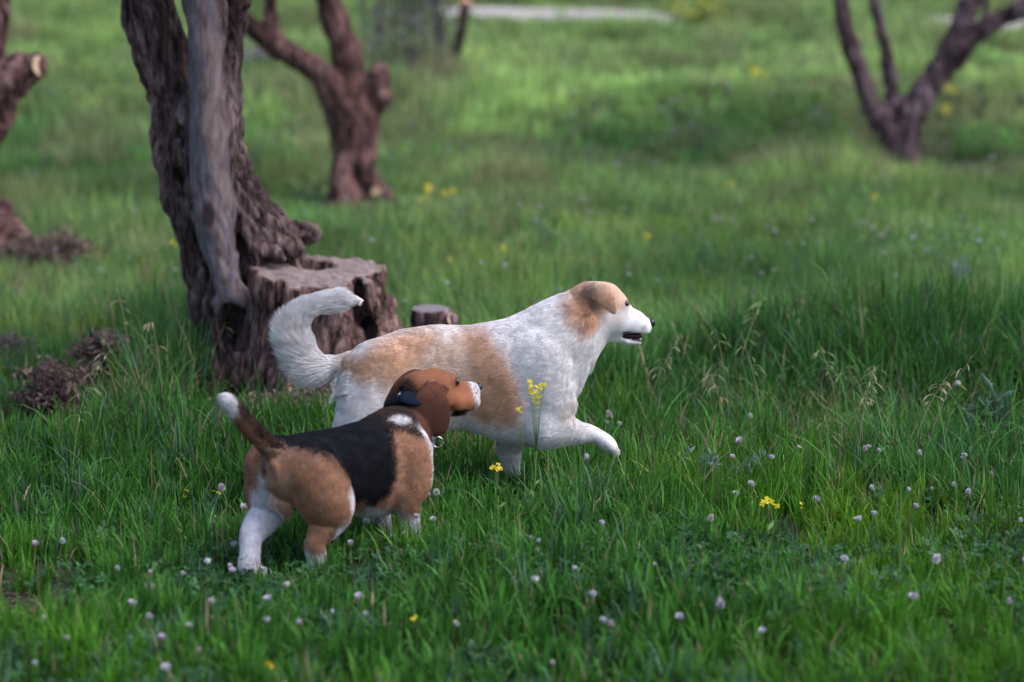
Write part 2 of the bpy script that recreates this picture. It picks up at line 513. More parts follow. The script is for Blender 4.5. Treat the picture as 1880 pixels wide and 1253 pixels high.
    tail = [((668, 655), 24), ((640, 664), 20), ((606, 672), 21), ((574, 665), 25), ((552, 640), 28), ((543, 606), 27), ((556, 576), 23), ((585, 559), 19), ((612, 551), 17), ((636, 548), 13), ((655, 550), 7), ((671, 554), 1.5)]
    tp = [W(a[0][0], a[0][1], -.0) for a in tail]
    F.chain([(p, a[1] * s * .64) for p, a in zip(tp, tail)], k=.015)
    # light surface relief of muscle and loose coat
    V, q = F.mesh()
    V = relax(V, q, 3, .5)
    N = vnormals(V, q)
    bump = (fbm(V[:, 0] * 14, V[:, 1] * 14, V[:, 2] * 14, 2) - .5) * .008
    V = V + N * bump[:, None]
    # shoulder blade crease, thigh crease
    N = vnormals(V, q)
    X0 = W(0, 0)[0]
    tparr = np.array(tp); s_inv = 625.0
    def pix(p):
        """side-plane coordinates of the coat, in the unit the patches are measured in"""
        t = (Y0) / 1.0
        u = 940 + p[:, 0] / 7.12 * FPX * (7.12 / 7.12)
        return u
    # side-plane map: linear from world x,z to patch coordinates
    ax0, ax1 = W(500, 700)[0], W(1200, 700)[0]
    az0, az1 = W(860, 500)[2], W(860, 900)[2]
    def coat(p, n=None):
        u = 500 + (p[:, 0] - ax0) / (ax1 - ax0) * 700
        v = 500 + (p[:, 2] - az0) / (az1 - az0) * 400
        nz = (fbm(p[:, 0] * 26, p[:, 1] * 26, p[:, 2] * 26, 3) - .5)
        nf = (vn(p[:, 0] * 160, p[:, 1] * 160, p[:, 2] * 160) - .5)
        c = np.repeat(WHITE[None], len(p), 0)
        c = c * (1 - .10 * sstep(-.05, .3, nz))[:, None]
        def patch(poly, soft, col, amt=1.0):
            nonlocal c
            na = min(1, soft / 12); sd = polysd(u, v, poly) + (nz * 22 + nf * 8) * na
            soft = soft * (1.5 if soft > 8 else 1); m = (1 - sstep(-soft, soft * .6, sd)) * amt
            c = lerp3(c, col, m)
        cream = np.array([.61, .44, .33])
        patch([(690, 615), (760, 595), (835, 598), (880, 640), (940, 700), (945, 765), (880, 775), (790, 750), (715, 712), (655, 670)], 24, cream, .95)
        patch([(640, 640), (700, 618), (760, 600), (800, 598), (802, 622), (770, 655), (735, 690), (700, 680), (668, 685), (650, 668)], 15, TAN, .92)
        patch([(625, 650), (668, 640), (682, 662), (668, 678), (636, 668)], 9, TAN * .95, .9)
        patch([(838, 612), (850, 594), (894, 594), (932, 640), (958, 690), (966, 730), (960, 772), (915, 775), (870, 758), (850, 720), (866, 690), (856, 650)], 14, TAN, .95)
        patch([(790, 640), (838, 630), (850, 700), (840, 742), (800, 730), (782, 690)], 20, cream * .95, .8)
        patch([(895, 650), (945, 690), (958, 740), (940, 770), (900, 755), (890, 700)], 14, TAN * .80, .8)
        # head and ear tan, with shade painted dark behind the ear
        patch([(1042, 535), (1060, 512), (1122, 508), (1136, 530), (1130, 548), (1118, 566), (1100, 592), (1086, 618), (1060, 608), (1040, 585), (1026, 560)], 10, TAN * .97, .92)
        patch([(1062, 540), (1088, 545), (1100, 572), (1096, 606), (1080, 600), (1066, 575)], 8, SHADE_TAN, .92)
        patch([(1106, 514), (1138, 522), (1156, 546), (1154, 562), (1140, 574), (1120, 570)], 8, np.array([.55, .36, .26]), .95)
        er = sstep(.073, .078, np.abs(p[:, 1] - (Y0 + (u - 860) / 625 * .10))) * (u > 1080) * (v < 600)
        c = lerp3(c, TAN * np.array([.98, .92, .90]) * (.82 + .5 * sstep(-.2, .2, nz))[:, None], er * sstep(520, 545, v))
        patch([(1098, 578), (1136, 566), (1150, 578), (1134, 604), (1104, 600)], 9, np.array([.60, .46, .38]), .5)
        # brow and eye shading hair, dark lips, whisker pad
        patch([(1143, 552), (1156, 552), (1158, 562), (1147, 563)], 3, np.array([.10, .05, .03]), .9)
        patch([(1140, 562), (1152, 562), (1150, 582), (1142, 578)], 7, np.array([.48, .36, .28]), .6)
        patch([(1172, 600), (1184, 597), (1188, 607), (1176, 611)], 4, np.array([.30, .25, .25]), .75)
        patch([(1168, 570), (1192, 580), (1196, 590), (1180, 590), (1164, 582)], 6, np.array([.44, .40, .41]), .6)
        patch([(1098, 600), (1130, 612), (1120, 634), (1092, 628)], 9, np.array([.50, .44, .40]), .5)
        patch([(1138, 609), (1150, 607), (1180, 613), (1184, 634), (1160, 628), (1141, 620)], 2, np.array([.06, .03, .04]), .9)
        # belly greyed, its underside shade put into the coat, elbow warm
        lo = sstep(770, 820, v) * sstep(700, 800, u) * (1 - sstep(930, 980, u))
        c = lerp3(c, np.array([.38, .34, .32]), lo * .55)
        patch([(1118, 806), (1138, 818), (1136, 836), (1112, 830)], 6, np.array([.50, .42, .40]), .6)
        patch([(1035, 720), (1062, 715), (1052, 768), (1030, 768)], 10, np.array([.60, .47, .38]), .5)
        # far side keeps the same patches; tail stays white
        isT = (u < 640)
        tcol = WHITE * 1.02
        c = np.where(isT[:, None], lerp3(c, tcol, sstep(640, 610, u)), c)
        return c
    base = np.array([W(860, 700)[0], Y0, 0.0])
    root = empty('dog', base, 'large white dog with tan patches and raised bushy tail, striding right with mouth open', 'dog')
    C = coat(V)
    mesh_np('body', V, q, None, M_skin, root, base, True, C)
    tmask_x = W(648, 660)[0]
    def is_tail(p):
        return (p[:, 0] < tmask_x) & (p[:, 2] > W(600, 712)[2])
    head_x = W(1075, 560)[0]
    def flow(p, n):
        f = np.tile(np.array([-1.0, 0, -.28]), (len(p), 1))
        # legs: hair points down
        lowz = W(860, 800)[2]
        lg = sstep(lowz + .03, lowz - .05, p[:, 2])
        f = f * (1 - lg)[:, None] + np.array([-.15, 0, -1.0]) * lg[:, None]
        # neck front and chest: down and back
        ch = sstep(W(1000, 600)[0], W(1080, 600)[0], p[:, 0]) * (1 - sstep(head_x, head_x + .04, p[:, 0]))
        f = f * (1 - ch)[:, None] + np.array([-.75, 0, -.8]) * ch[:, None]
        rp = sstep(W(700, 0)[0], W(640, 0)[0], p[:, 0]) 
        f = f * (1 - rp * .7)[:, None] + np.array([-.5, 0, -1.0]) * (rp * .7)[:, None]
        t = is_tail(p)
        if t.any():
            pp = p[t]
            dd = np.stack([np.linalg.norm(pp - (tparr[i] + tparr[i + 1]) / 2, axis=1) for i in range(len(tparr) - 1)], 1)
            wts = np.exp(-dd / .02); wts /= wts.sum(1, keepdims=True)
            tg = np.diff(tparr, axis=0); tg /= np.linalg.norm(tg, axis=1, keepdims=True)
            f[t] = wts @ tg
        return f
    def length(p):
        L = np.full(len(p), .015)
        L = np.where(p[:, 0] > head_x + .03, .0065, L)
        L = np.where(p[:, 0] > W(1140, 0)[0], .0035, L)
        L = np.where(p[:, 2] < W(0, 850)[2], .009, L)
        nk = sstep(W(1010, 0)[0], W(1050, 0)[0], p[:, 0]) * (1 - sstep(head_x, head_x + .03, p[:, 0]))
        L = L + nk * .010
        th = sstep(W(700, 0)[0], W(640, 0)[0], p[:, 0]) * .008
        outer = ((p - W(600, 610)) @ np.array([-.7, 0, -.7])) * s_inv
        L = np.where(is_tail(p), L, L); tl_ = .048 + .034 * sstep(10, 60, outer)
        tl_ = tl_ * (1 - .68 * sstep(W(595, 0)[0], W(650, 0)[0], p[:, 0]) * (p[:, 2] > W(0, 600)[2]))
        return np.where(is_tail(p), tl_ * (1 - .5 * sstep(W(590, 0)[0], W(640, 0)[0], p[:, 0]) * (p[:, 2] < W(0, 620)[2])), L + th)
    def lift(p):
        return np.where(is_tail(p), .95 - .55 * sstep(W(590, 0)[0], W(645, 0)[0], p[:, 0]) * (p[:, 2] > W(0, 600)[2]), np.where(p[:, 0] > head_x + .02, .25, .36))
    rng = np.random.default_rng(5)
    wgt = np.where(is_tail(V), 2.2, 1.0)
    grow_fur('fur', V, q, N, coat, 210000, flow, length, lift, rng, root, base, .00046, wgt, .28, (.84, 1.12))
    # nose, eyes, mouth
    nz, qz = uvsphere(W(1196, 593), (7.5 * s, .0150, 8.5 * s), 20, 12)
    mesh_np('nose', nz, qz, None, M_nose, root, base)
    for sy in (-1, 1):
        if sy < 0:
            h, nn = surf_hit(V, q, 1151, 558)
            if h is None: h, nn = W(1150, 558, -.035), np.array([0, -1, 0])
            near = h
        else:
            h = near.copy(); h[1] = 2 * (Y0 + .046) - near[1]; nn = nn * [1, -1, 1]
        ev, eq = uvsphere(h - nn * .0035, (.0085, .0085, .0075), 18, 12)
        mesh_np('eye', ev, eq, None, M_eye, root, base)
    A = Acc()
    a, b = uvsphere(W(1158, 617), (21 * s, .018, 8 * s), 20, 12); A.add(a, b)
    mo = A.build('mouth', M_gum, root, base)
    a, b = uvsphere(W(1163, 622.5), (15 * s, .013, 2.6 * s), 18, 10)
    mesh_np('tongue', a, b, None, M_tongue, mo, base)
    for i, px in enumerate((1158, 1176)):
        for sy in (-1, 1):
            h = 2.6 if i < 1 else 4
            a, b = uvsphere(W(px, 624.5 - h * .4, sy * .0165), (2.0 * s, .0022, h * s * .6), 8, 6); mesh_np('tooth', a, b, None, M_tooth, mo, base)
    return root, V, q

def beagle():
    O = np.array([-.605, 6.10, 0.0]); yaw = R(45)
    fx = np.array([math.cos(yaw), math.sin(yaw), 0]); ly = np.array([-math.sin(yaw), math.cos(yaw), 0]); uz = np.array([0, 0, 1.0])
    def T(x, y, z): return O + fx * x + ly * y + uz * z
    hc = P(789, 716, 6.5)
    hy, hp, hr = R(26), R(2), R(0)
    hf = np.array([math.cos(hy) * math.cos(hp), math.sin(hy) * math.cos(hp), math.sin(hp)])
    hl = np.array([-math.sin(hy), math.cos(hy), 0]); hu = np.cross(hf, hl)
    def H(x, y, z): return hc + hf * x + hl * y + hu * z
    F = Field(O + [-.22, -.24, -.03], O + [.62, .62, .56], .0036)
    st = np.array([  # x, top, bottom, half width
        (-.030, .305, .240, .035), (-.005, .335, .205, .068), (.04, .352, .180, .092), (.10, .360, .168, .096), (.17, .358, .152, .086), (.24, .360, .124, .092),
        (.31, .366, .106, .102), (.37, .375, .108, .102), (.42, .378, .128, .094), (.468, .360, .170, .078), (.502, .325, .220, .048)], float)
    X, Y, Z = np.meshgrid(*F.ax, indexing='ij', sparse=True)
    lx = (X - O[0]) * fx[0] + (Y - O[1]) * fx[1]; lyy = (X - O[0]) * ly[0] + (Y - O[1]) * ly[1]
    xx = np.linspace(st[0, 0], st[-1, 0], 200)
    def smooth(v):
        u = np.interp(xx, st[:, 0], v); k = np.hanning(17); k /= k.sum()
        return np.convolve(np.pad(u, 8, mode='edge'), k, 'valid')
    zc = np.interp(lx, xx, smooth((st[:, 1] + st[:, 2]) / 2)); hh = np.interp(lx, xx, smooth((st[:, 1] - st[:, 2]) / 2)); ww = np.interp(lx, xx, smooth(st[:, 3]))
    rr = ((np.abs(lyy) / ww) ** 2.2 + (np.abs(Z - zc) / hh) ** 2.2) ** (1 / 2.2)
    d = (rr - 1) * np.minimum(hh, ww)
    d = np.maximum(d, np.maximum(st[0, 0] - lx, lx - st[-1, 0]))
    F.D[:] = F.smin(F.D, d.astype(np.float32), .02)
    # neck
    F.chain([(T(.40, 0, .295), .088), (T(.455, 0, .330), .066), (H(-.045, 0, -.044), .050), (H(-.01, 0, -.01), .050)], k=.03)
    # head
    F.cone(H(-.025, 0, .002), H(.012, 0, .004), .052, .055, .015)
    F.cone(H(.040, 0, .006), H(.048, 0, .006), .040, .036, .015)
    for sy in (-1, 1):
        F.cone(H(.020, sy * .024, -.022), H(.048, sy * .020, -.026), .036, .028, .015)
        F.cone(H(.052, sy * .024, .022), H(.058, sy * .024, .022), .017, .015, .01)
        F.cone(H(.074, sy * .014, -.044), H(.116, sy * .013, -.042), .029, .0255, .012)
    F.cone(H(.062, 0, -.008), H(.125, 0, -.016), .031, .022, .015)
    F.cone(H(.120, 0, -.012), H(.132, 0, -.012), .019, .016, .008)
    F.cone(H(.04, 0, -.058), H(.098, 0, -.070), .024, .013, .01)
    # ears
    F.chain([(H(-.014, -.050, .024), .018), (H(-.024, -.070, .004), .034), (H(-.038, -.088, -.028), .050), (H(-.032, -.096, -.058), .046), (H(-.016, -.094, -.084), .026)], k=.006, flat=hl + hf * .15, f=.20)
    F.chain([(P(766, 688, 6.52), .016), (P(749, 694, 6.52), .028), (P(731, 709, 6.51), .036), (P(718, 729, 6.50), .034), (P(711, 745, 6.50), .020)], k=.008, flat=(.84, 0, -.55), f=.32)
    # tail
    tl = [(T(.015, 0, .315), .030), (T(-.020, .0, .338), .027), (T(-.065, .004, .382), .0245), (T(-.105, .008, .425), .0225), (T(-.130, .010, .452), .022), (T(-.148, .010, .470), .019), (T(-.158, .010, .478), .013)]
    F.chain(tl, k=.015)
    # hind legs
    F.chain([(T(.050, .062, .268), .082), (T(.050, .080, .205), .072), (T(.040, .082, .155), .050), (T(-.015, .068, .118), .036), (T(-.042, .056, .100), .029), (T(-.058, .042, .058), .0265), (T(-.066, .034, .030), .028)], k=.016)
    for o in (-.020, -.007, .007, .020):
        F.cone(T(-.060, .032 + o, .020), T(-.030, .030 + o * 1.2, .012), .0145, .011, .004)
    F.chain([(T(.070, -.054, .272), .078), (T(.095, -.074, .205), .076), (T(.110, -.078, .155), .052), (T(.070, -.080, .105), .030), (T(.058, -.080, .080), .027), (T(.066, -.080, .035), .025)], k=.014)
    for o in (-.018, -.006, .006, .018):
        F.cone(T(.076, -.080 + o, .018), T(.102, -.080 + o * 1.2, .012), .014, .011, .004)
    # front legs
    for sy, dx in ((-1, 0), (1, .03)):
        F.chain([(T(.405, sy * .060, .272), .064), (T(.402 + dx * .3, sy * .076, .205), .054), (T(.382 + dx, sy * .076, .155), .040), (T(.392 + dx, sy * .074, .090), .029), (T(.396 + dx, sy * .074, .035), .026)], k=.02)
        for o in (-.018, -.006, .006, .018):
            F.cone(T(.398 + dx, sy * .078 + o, .018), T(.422 + dx, sy * .078 + o * 1.2, .012), .014, .011, .004)
    # between the hind legs
    F.cone(T(.018, -.012, .178), T(.022, -.012, .168), .020, .018, .008)
    F.cone(T(-.010, .004, .196), T(.0, .0, .19), .014, .014, .012)
    V, q = F.mesh()
    V = relax(V, q, 3, .5)
    N = vnormals(V, q)
    V = V + N * ((fbm(V[:, 0] * 18, V[:, 1] * 18, V[:, 2] * 18, 2) - .5) * .006)[:, None]
    N = vnormals(V, q)
    BRN = np.array([.235, .095, .050]); TANB = np.array([.32, .165, .098]); BLK = np.array([.006, .006, .009]); WH = np.array([.66, .62, .65])
    EAR = np.array([.066, .027, .018])
    tarr = np.array([a[0] for a in tl])
    def loc(p):
        r = p - O
        return r @ fx, r @ ly, r[:, 2]
    def hloc(p):
        r = p - hc
        return r @ hf, r @ hl, r @ hu
    def is_tail(p):
        x, y, z = loc(p)
        return (x < .005) & (z > .333 - .25 * x) 
    earF = np.array([[-.014, .024, -.050], [-.024, .004, -.070], [-.038, -.028, -.088], [-.032, -.058, -.096], [-.016, -.084, -.094]])
    earW = np.array([P(766, 688, 6.52), P(749, 694, 6.52), P(731, 709, 6.51), P(718, 729, 6.50), P(711, 745, 6.50)])
    def pdist(Q, poly):
        d = np.full(len(Q), 9.)
        for a_, b_2 in zip(poly[:-1], poly[1:]):
            e = b_2 - a_; t = np.clip(((Q - a_) @ e) / (e @ e), 0, 1); d = np.minimum(d, np.linalg.norm(Q - a_ - t[:, None] * e, axis=1))
        return d
    def earmask(p):
        hx, hY, hz = hloc(p)
        ey = hY - np.minimum(np.interp(-hz, -earF[:, 1], earF[:, 2]), -.069); n1 = (ey < .0155) & (ey > -.035) & (pdist(np.stack([hx, hz], 1), earF[:, :2]) < .053) & (hz < .036)
        n2 = pdist(p, earW) < .036
        return (n1 | (n2 & (hY > .02))).astype(float)
    def headmask(p):
        hx, hY, hz = hloc(p)
        return np.maximum(sstep(-.060, -.035, hx + .45 * hz) * sstep(-.10, -.08, hz), earmask(p))
    def coat(p, n=None):
        x, y, z = loc(p)
        nz = fbm(p[:, 0] * 30, p[:, 1] * 30, p[:, 2] * 30, 3) - .5
        nf = vn(p[:, 0] * 180, p[:, 1] * 180, p[:, 2] * 180) - .5
        j = nz * .035 + nf * .014
        c = np.repeat(TANB[None], len(p), 0)
        ay = np.abs(y)
        # black saddle: broad across back, down the flank between thigh and shoulder
        side = polysd(x, z, [(-.02, .345), (.06, .325), (.115, .290), (.150, .235), (.165, .190), (.195, .172), (.275, .150), (.315, .175), (.335, .24), (.335, .30), (.355, .345), (.36, .40), (.10, .42), (-.02, .40)]) + j
        m = 1 - sstep(-.014, .010, side)
        c = lerp3(c, BLK, m)
        # soft dark grizzle at the edge of the saddle
        m2 = (1 - sstep(-.01, .05, side)) * (z > .25) * (x < .13)
        c = lerp3(c, np.array([.10, .055, .045]), m2 * .55 * (1 - m))
        # withers and neck: dark brown black, white nape patch
        nk = sstep(.318, .335, x + j) * sstep(-.008, .010, z - (.363 - .5 * (x - .325)) + j)
        c = lerp3(c, np.array([.022, .015, .015]), nk * .95)
        wp = 1 - sstep(.6, 1.1, np.sqrt(((x - .380 + .9 * (y + .05)) / .030) ** 2 + ((y + .055) / .020) ** 2 + ((z - .365) / .05) ** 2) + j * 16)
        c = lerp3(c, WH * .85, wp * (.55 + .45 * sstep(-.1, .1, nz)))
        pale = sstep(.09, .02, x) * sstep(.30, .27, z) * (y < .06) * (1 - sstep(.02, .06, -y - .03)); c = lerp3(c, np.array([.44, .265, .185]), pale * .6)
        gr = sstep(.29, .34, z + j) * sstep(.17, .05, x); c = lerp3(c, np.array([.17, .105, .085]), gr * .55 * (1 - m))
        # white belly, chest front, lower legs
        bl = sstep(.155, .125, z + j) * sstep(.12, .20, x) * (1 - sstep(.34, .36, x))
        c = lerp3(c, WH * .8, bl)
        ch = sstep(.412, .434, x - .22 * ay + j + .1 * (z - .2)) * (1 - sstep(.33, .36, z))
        c = lerp3(c, WH, ch)
        leg = sstep(.150, .125, z + j + .025 * (x > .3) + .065 * (x > .0) * (x < .2) * (y < -.02) * (1 - sstep(.085, .105, x)))
        c = lerp3(c, WH * .98, leg)
        # rear: pale inner thigh and stripe below tail, left leg white inside
        rx = (x < .10)
        st_ = rx * (1 - sstep(.010, .026, np.abs(y - .022 - .16 * (.28 - z)) + j)) * sstep(.275, .255, z) * (x < .06)
        c = lerp3(c, WH * .95, st_)
        inner = (x < .05) * sstep(.245, .20, z + j) * sstep(.095, .07, y) * sstep(.0, .02, y)
        c = lerp3(c, WH * .97, inner)
        lo = rx * sstep(.215, .17, z + j) * (y > -.01) * (1 - sstep(.080, .100, y) * sstep(.12, .16, z))
        c = lerp3(c, WH, lo)
        fr = (x > .10) * (x < .2) * (y < 0) * sstep(.135, .155, x + .35 * (z - .15) + j) * sstep(.24, .20, z) * (x < .175)
        c = lerp3(c, WH, fr * .9)
        bp_ = 1 - sstep(.7, 1.1, np.sqrt(((z - .165) / .055) ** 2 + ((y - .150) / .035) ** 2 + ((x - .02) / .07) ** 2) + j * 4)
        c = lerp3(c, TANB * .8, bp_)
        # under the tail
        an = 1 - sstep(.7, 1.15, np.sqrt(((y - .012) / .011) ** 2 + ((z - .283) / .016) ** 2)) 
        ar = 1 - sstep(.8, 1.3, np.sqrt(((y - .012) / .022) ** 2 + ((z - .283) / .028) ** 2))
        c = lerp3(c, np.array([.42, .28, .22]), ar * .6 * (x < .03))
        c = lerp3(c, np.array([.10, .045, .045]), an * (x < .03))
        # tail
        t = is_tail(p)
        tt = np.clip(-x / .155, 0, 1)
        dark = sstep(-.022, -.004, (z - (.338 - (x + .02) * 1.02)) + j * .5)
        tc = lerp3(np.repeat((TANB * .9)[None], len(p), 0), np.array([.022, .016, .018]), np.clip(dark * 1.0 + .15, 0, 1) * (.82 + .18 * sstep(-.15, .15, nz)))
        tc = lerp3(tc, WH * 1.1, sstep(.78, .87, tt + j))
        c = np.where(t[:, None], tc, c)
        # head
        hx, hY, hz = hloc(p)
        hm = headmask(p)
        hcx = np.repeat(BRN[None], len(p), 0)
        hcx = lerp3(hcx, BRN * 1.35, sstep(.03, .06, hx) * sstep(.02, -.02, hz))
        # ears
        er = earmask(p)
        hcx = lerp3(hcx, EAR, er * (.75 + .25 * sstep(-.2, .2, nz)))
        er2 = er * sstep(.0, -.03, hz + .2 * hx)
        hcx = lerp3(hcx, EAR * 1.15, er2)
        # neck side under the ear
        nkk = sstep(-.045, -.06, hx + .3 * hz) * (1 - er)
        hcx = lerp3(hcx, np.array([.045, .030, .026]), nkk * .9)
        # muzzle white with freckles
        mz = sstep(.110, .128, hx + .15 * (hz + .02) + j * .5)
        fre = sstep(.62, .70, vn(p[:, 0] * 210, p[:, 1] * 210, p[:, 2] * 210))
        hcx = lerp3(hcx, lerp3(np.repeat((WH * .80)[None], len(p), 0), BRN * .6, fre * .75), mz)
        lip = 1 - sstep(.6, 1.1, np.sqrt(((hx - .075) / .030) ** 2 + ((hz + .068) / .014) ** 2))
        hcx = lerp3(hcx, np.array([.012, .008, .010]), lip)
        ch2 = sstep(-.055, -.068, hz) * sstep(.01, .03, hx) * (1 - sstep(.05, .06, hx))
        hcx = lerp3(hcx, WH * .7, ch2 * .8 * (1 - er))
        eyer = 1 - sstep(.6, 1.2, np.sqrt(((hx - .068) / .014) ** 2 + ((hz - .020) / .012) ** 2 + ((np.abs(hY) - .034) / .014) ** 2))
        hcx = lerp3(hcx, np.array([.03, .015, .012]), eyer)
        c = lerp3(c, hcx, hm)
        wn = (1 - sstep(.5, 1.1, np.sqrt(((hx + .060) / .018) ** 2 + ((hY - .020) / .03) ** 2 + ((hz + .012) / .022) ** 2))) 
        c = lerp3(c, WH, wn * (1 - er))
        return np.maximum(c, .004)
    root = empty('dog', O + fx * .2, 'beagle with black saddle, tan rump, white tipped tail and dark collar, seen from behind', 'dog')
    base = O + fx * .2
    mesh_np('body', V, q, None, M_skin, root, base, True, coat(V))
    def flow(p, n):
        x, y, z = loc(p)
        f = np.tile(-fx + np.array([0, 0, -.35]), (len(p), 1))
        lg = sstep(.20, .12, z)
        f = f * (1 - lg)[:, None] + np.array([0, 0, -1.0]) * lg[:, None]
        rp = sstep(.10, .0, x)
        f = f * (1 - rp * .8)[:, None] + (np.array([0, 0, -1.0]) - fx * .2) * (rp * .8)[:, None]
        hm = headmask(p)
        f = f * (1 - hm)[:, None] + (-hf * .8 - hu * .6) * hm[:, None]
        t = is_tail(p)
        tg = tarr[-1] - tarr[1]; tg /= np.linalg.norm(tg)
        f[t] = tg
        return f
    def length(p):
        hm = headmask(p)
        return np.where(is_tail(p), .014, .0125 - .0075 * hm)
    def lift(p): return np.where(is_tail(p), .5, .30)
    grow_fur('fur', V, q, N, coat, 150000, flow, length, lift, np.random.default_rng(9), root, base, .00042, None, .25)
    # nose, eyes
    nv_, nq = uvsphere((0, 0, 0), (.011, .0155, .0125), 20, 12)
    nv_ = nv_ @ np.array([hf, hl, hu]) + H(.1455, 0, -.008)
    mesh_np('nose', nv_, nq, None, M_nose, root, base)
    for sy in (-1, 1):
        ev, eq = uvsphere(H(.0665, sy * .0325, .020), (.0085,) * 3, 18, 12)
        mesh_np('eye', ev, eq, None, M_eye, root, base)
    # collar with a plastic box and a ring
    M_col = flat_mat('collar_web', (.005, .007, .012), rough=.9, spec=.08)
    M_box = flat_mat('collar_box', (.004, .010, .022), rough=.8, spec=.12)
    M_ring = flat_mat('ring_steel', (.75, .72, .68), rough=.25, spec=.5, metal=1.0)
    c0 = T(.455, 0, .335); c1 = H(-.045, 0, -.035)
    ax = c1 - c0; ax /= np.linalg.norm(ax)
    cc = c0 + (c1 - c0) * .40
    e1 = np.cross(ax, [0, 0, 1.0]); e1 /= np.linalg.norm(e1); e2 = np.cross(e1, ax)
    A = Acc(); n = 64; prof = [(-.017, .0), (-.016, .003), (.016, .003), (.017, .0), (.016, -.003), (-.016, -.003)]
    bt = BVHTree.FromPolygons([tuple(v) for v in V], [tuple(int(i) for i in f) for f in q])
    rad = []
    for i in range(n):
        an = 2 * math.pi * i / n; dr = math.cos(an) * e1 + math.sin(an) * e2
        rs = []
        for oo in (-.012, 0, .012):
            h = bt.ray_cast(Vector(cc + ax * oo), Vector(dr))
            rs.append(min(h[3], .066) if h[0] else .066)
        rad.append(max(rs))
    rad = np.array(rad); rad = np.convolve(np.r_[rad[-3:], rad, rad[:3]], np.ones(7) / 7, 'valid') + .0065
    VV = []
    for i in range(n):
        an = 2 * math.pi * i / n; dr = math.cos(an) * e1 + math.sin(an) * e2
        for (u, v) in prof: VV.append(cc + dr * (rad[i] + v) + ax * u)
    m = len(prof)
    QQ = [(i * m + j, i * m + (j + 1) % m, ((i + 1) % n) * m + (j + 1) % m, ((i + 1) % n) * m + j) for i in range(n) for j in range(m)]
    col = mesh_np('collar', np.array(VV), np.array(QQ), None, M_col, root, base)
    # box on the upper side facing the camera
    tocam = C0 - cc; dr = tocam - ax * (tocam @ ax); dr /= np.linalg.norm(dr)
    dr = dr * .85 + np.array([-.0, 0, .75]); dr -= ax * (dr @ ax); dr /= np.linalg.norm(dr)
    an = math.atan2(dr @ e2, dr @ e1); ii = int(an / (2 * math.pi) * n) % n
    bc = cc + dr * (rad[ii] + .005); sd_ = np.cross(ax, dr)
    Bx = Field(bc - .045, bc + .045, .0016)
    for o_ in (-.006, .0, .006):
        Bx.cone(bc + ax * o_ - sd_ * .014, bc + ax * o_ + sd_ * .014, .0150, .0150, .008, flat=dr, f=.42)
    bv, bq = Bx.mesh()
    mesh_np('collar_box', bv, bq, None, M_box, col, base)
    dn = np.array([.45, -.35, -1.0]); dn -= ax * (dn @ ax); dn /= np.linalg.norm(dn)
    an = math.atan2(dn @ e2, dn @ e1); ii = int(an / (2 * math.pi) * n) % n
    rc = P(803, 812, (cc + dn * rad[ii])[1] - .01)
    rp = [rc + .016 * (math.cos(t) * np.array([1, 0, 0]) + math.sin(t) * np.array([0, -.3, .95])) for t in np.linspace(0, 2 * math.pi, 25)]
    v_, q_, t_ = tube(rp, [.0017] * 25, 8)
    mesh_np('ring', v_, q_, t_, M_ring, col, base)
    lp = [cc + dn * (rad[ii] + .001), rc + np.array([0, 0, .014])]
    v_, q_, t_ = tube(np.linspace(lp[0], lp[1], 4), [.007, .006, .005, .004], 8)
    mesh_np('tag_strap', v_, q_, t_, M_col, col, base)
    return root, V, q

if not os.environ.get('NODOG'):
    white_dog()
    beagle()
# ------------------------------------------------------------------ ground, bank, path
def ground():
    xs = np.concatenate([np.linspace(-60, -9, 30), np.linspace(-8.8, 8.8, 150), np.linspace(9, 60, 30)])
    ys = np.concatenate([np.linspace(-6, 4, 12), np.linspace(4.15, 40, 300), np.linspace(40.5, 100, 60)])
    X, Y = np.meshgrid(xs, ys)
    Z = gz(X, Y)
    V = np.stack([X.ravel(), Y.ravel(), Z.ravel()], 1)
    nx = len(xs); i, j = np.meshgrid(np.arange(nx - 1), np.arange(len(ys) - 1))
    k = (j * nx + i).ravel()
    q = np.stack([k, k + 1, k + nx + 1, k + nx], 1)
    m, t, b = new_mat('soil')
    tc = t.nodes.new('ShaderNodeTexCoord'); n1 = t.nodes.new('ShaderNodeTexNoise'); n1.inputs['Scale'].default_value = 2.3; n1.inputs['Detail'].default_value = 6
    n2 = t.nodes.new('ShaderNodeTexNoise'); n2.inputs['Scale'].default_value = 45; n2.inputs['Detail'].default_value = 6
    for n in (n1, n2): t.links.new(tc.outputs['Object'], n.inputs['Vector'])
    cr = t.nodes.new('ShaderNodeValToRGB'); e = cr.color_ramp.elements
    e[0].position = .38; e[0].color = (.030, .020, .014, 1); e[1].position = .62; e[1].color = (.035, .050, .014, 1)
    t.links.new(n1.outputs['Fac'], cr.inputs['Fac'])
    mx = t.nodes.new('ShaderNodeMix'); mx.data_type = 'RGBA'; mx.blend_type = 'MULTIPLY'; mx.inputs['Factor'].default_value = .8
    t.links.new(cr.outputs['Color'], mx.inputs['A']); t.links.new(n2.outputs['Fac'], mx.inputs['B'])
    t.links.new(mx.outputs['Result'], b.inputs['Base Color']); b.inputs['Roughness'].default_value = 1
    bp = t.nodes.new('ShaderNodeBump'); bp.inputs['Strength'].default_value = .6; bp.inputs['Distance'].default_value = .02
    t.links.new(n2.outputs['Fac'], bp.inputs['Height']); t.links.new(bp.outputs['Normal'], b.inputs['Normal'])
    o = mesh_np('ground', V, q, None, m); o['kind'] = 'structure'
ground()

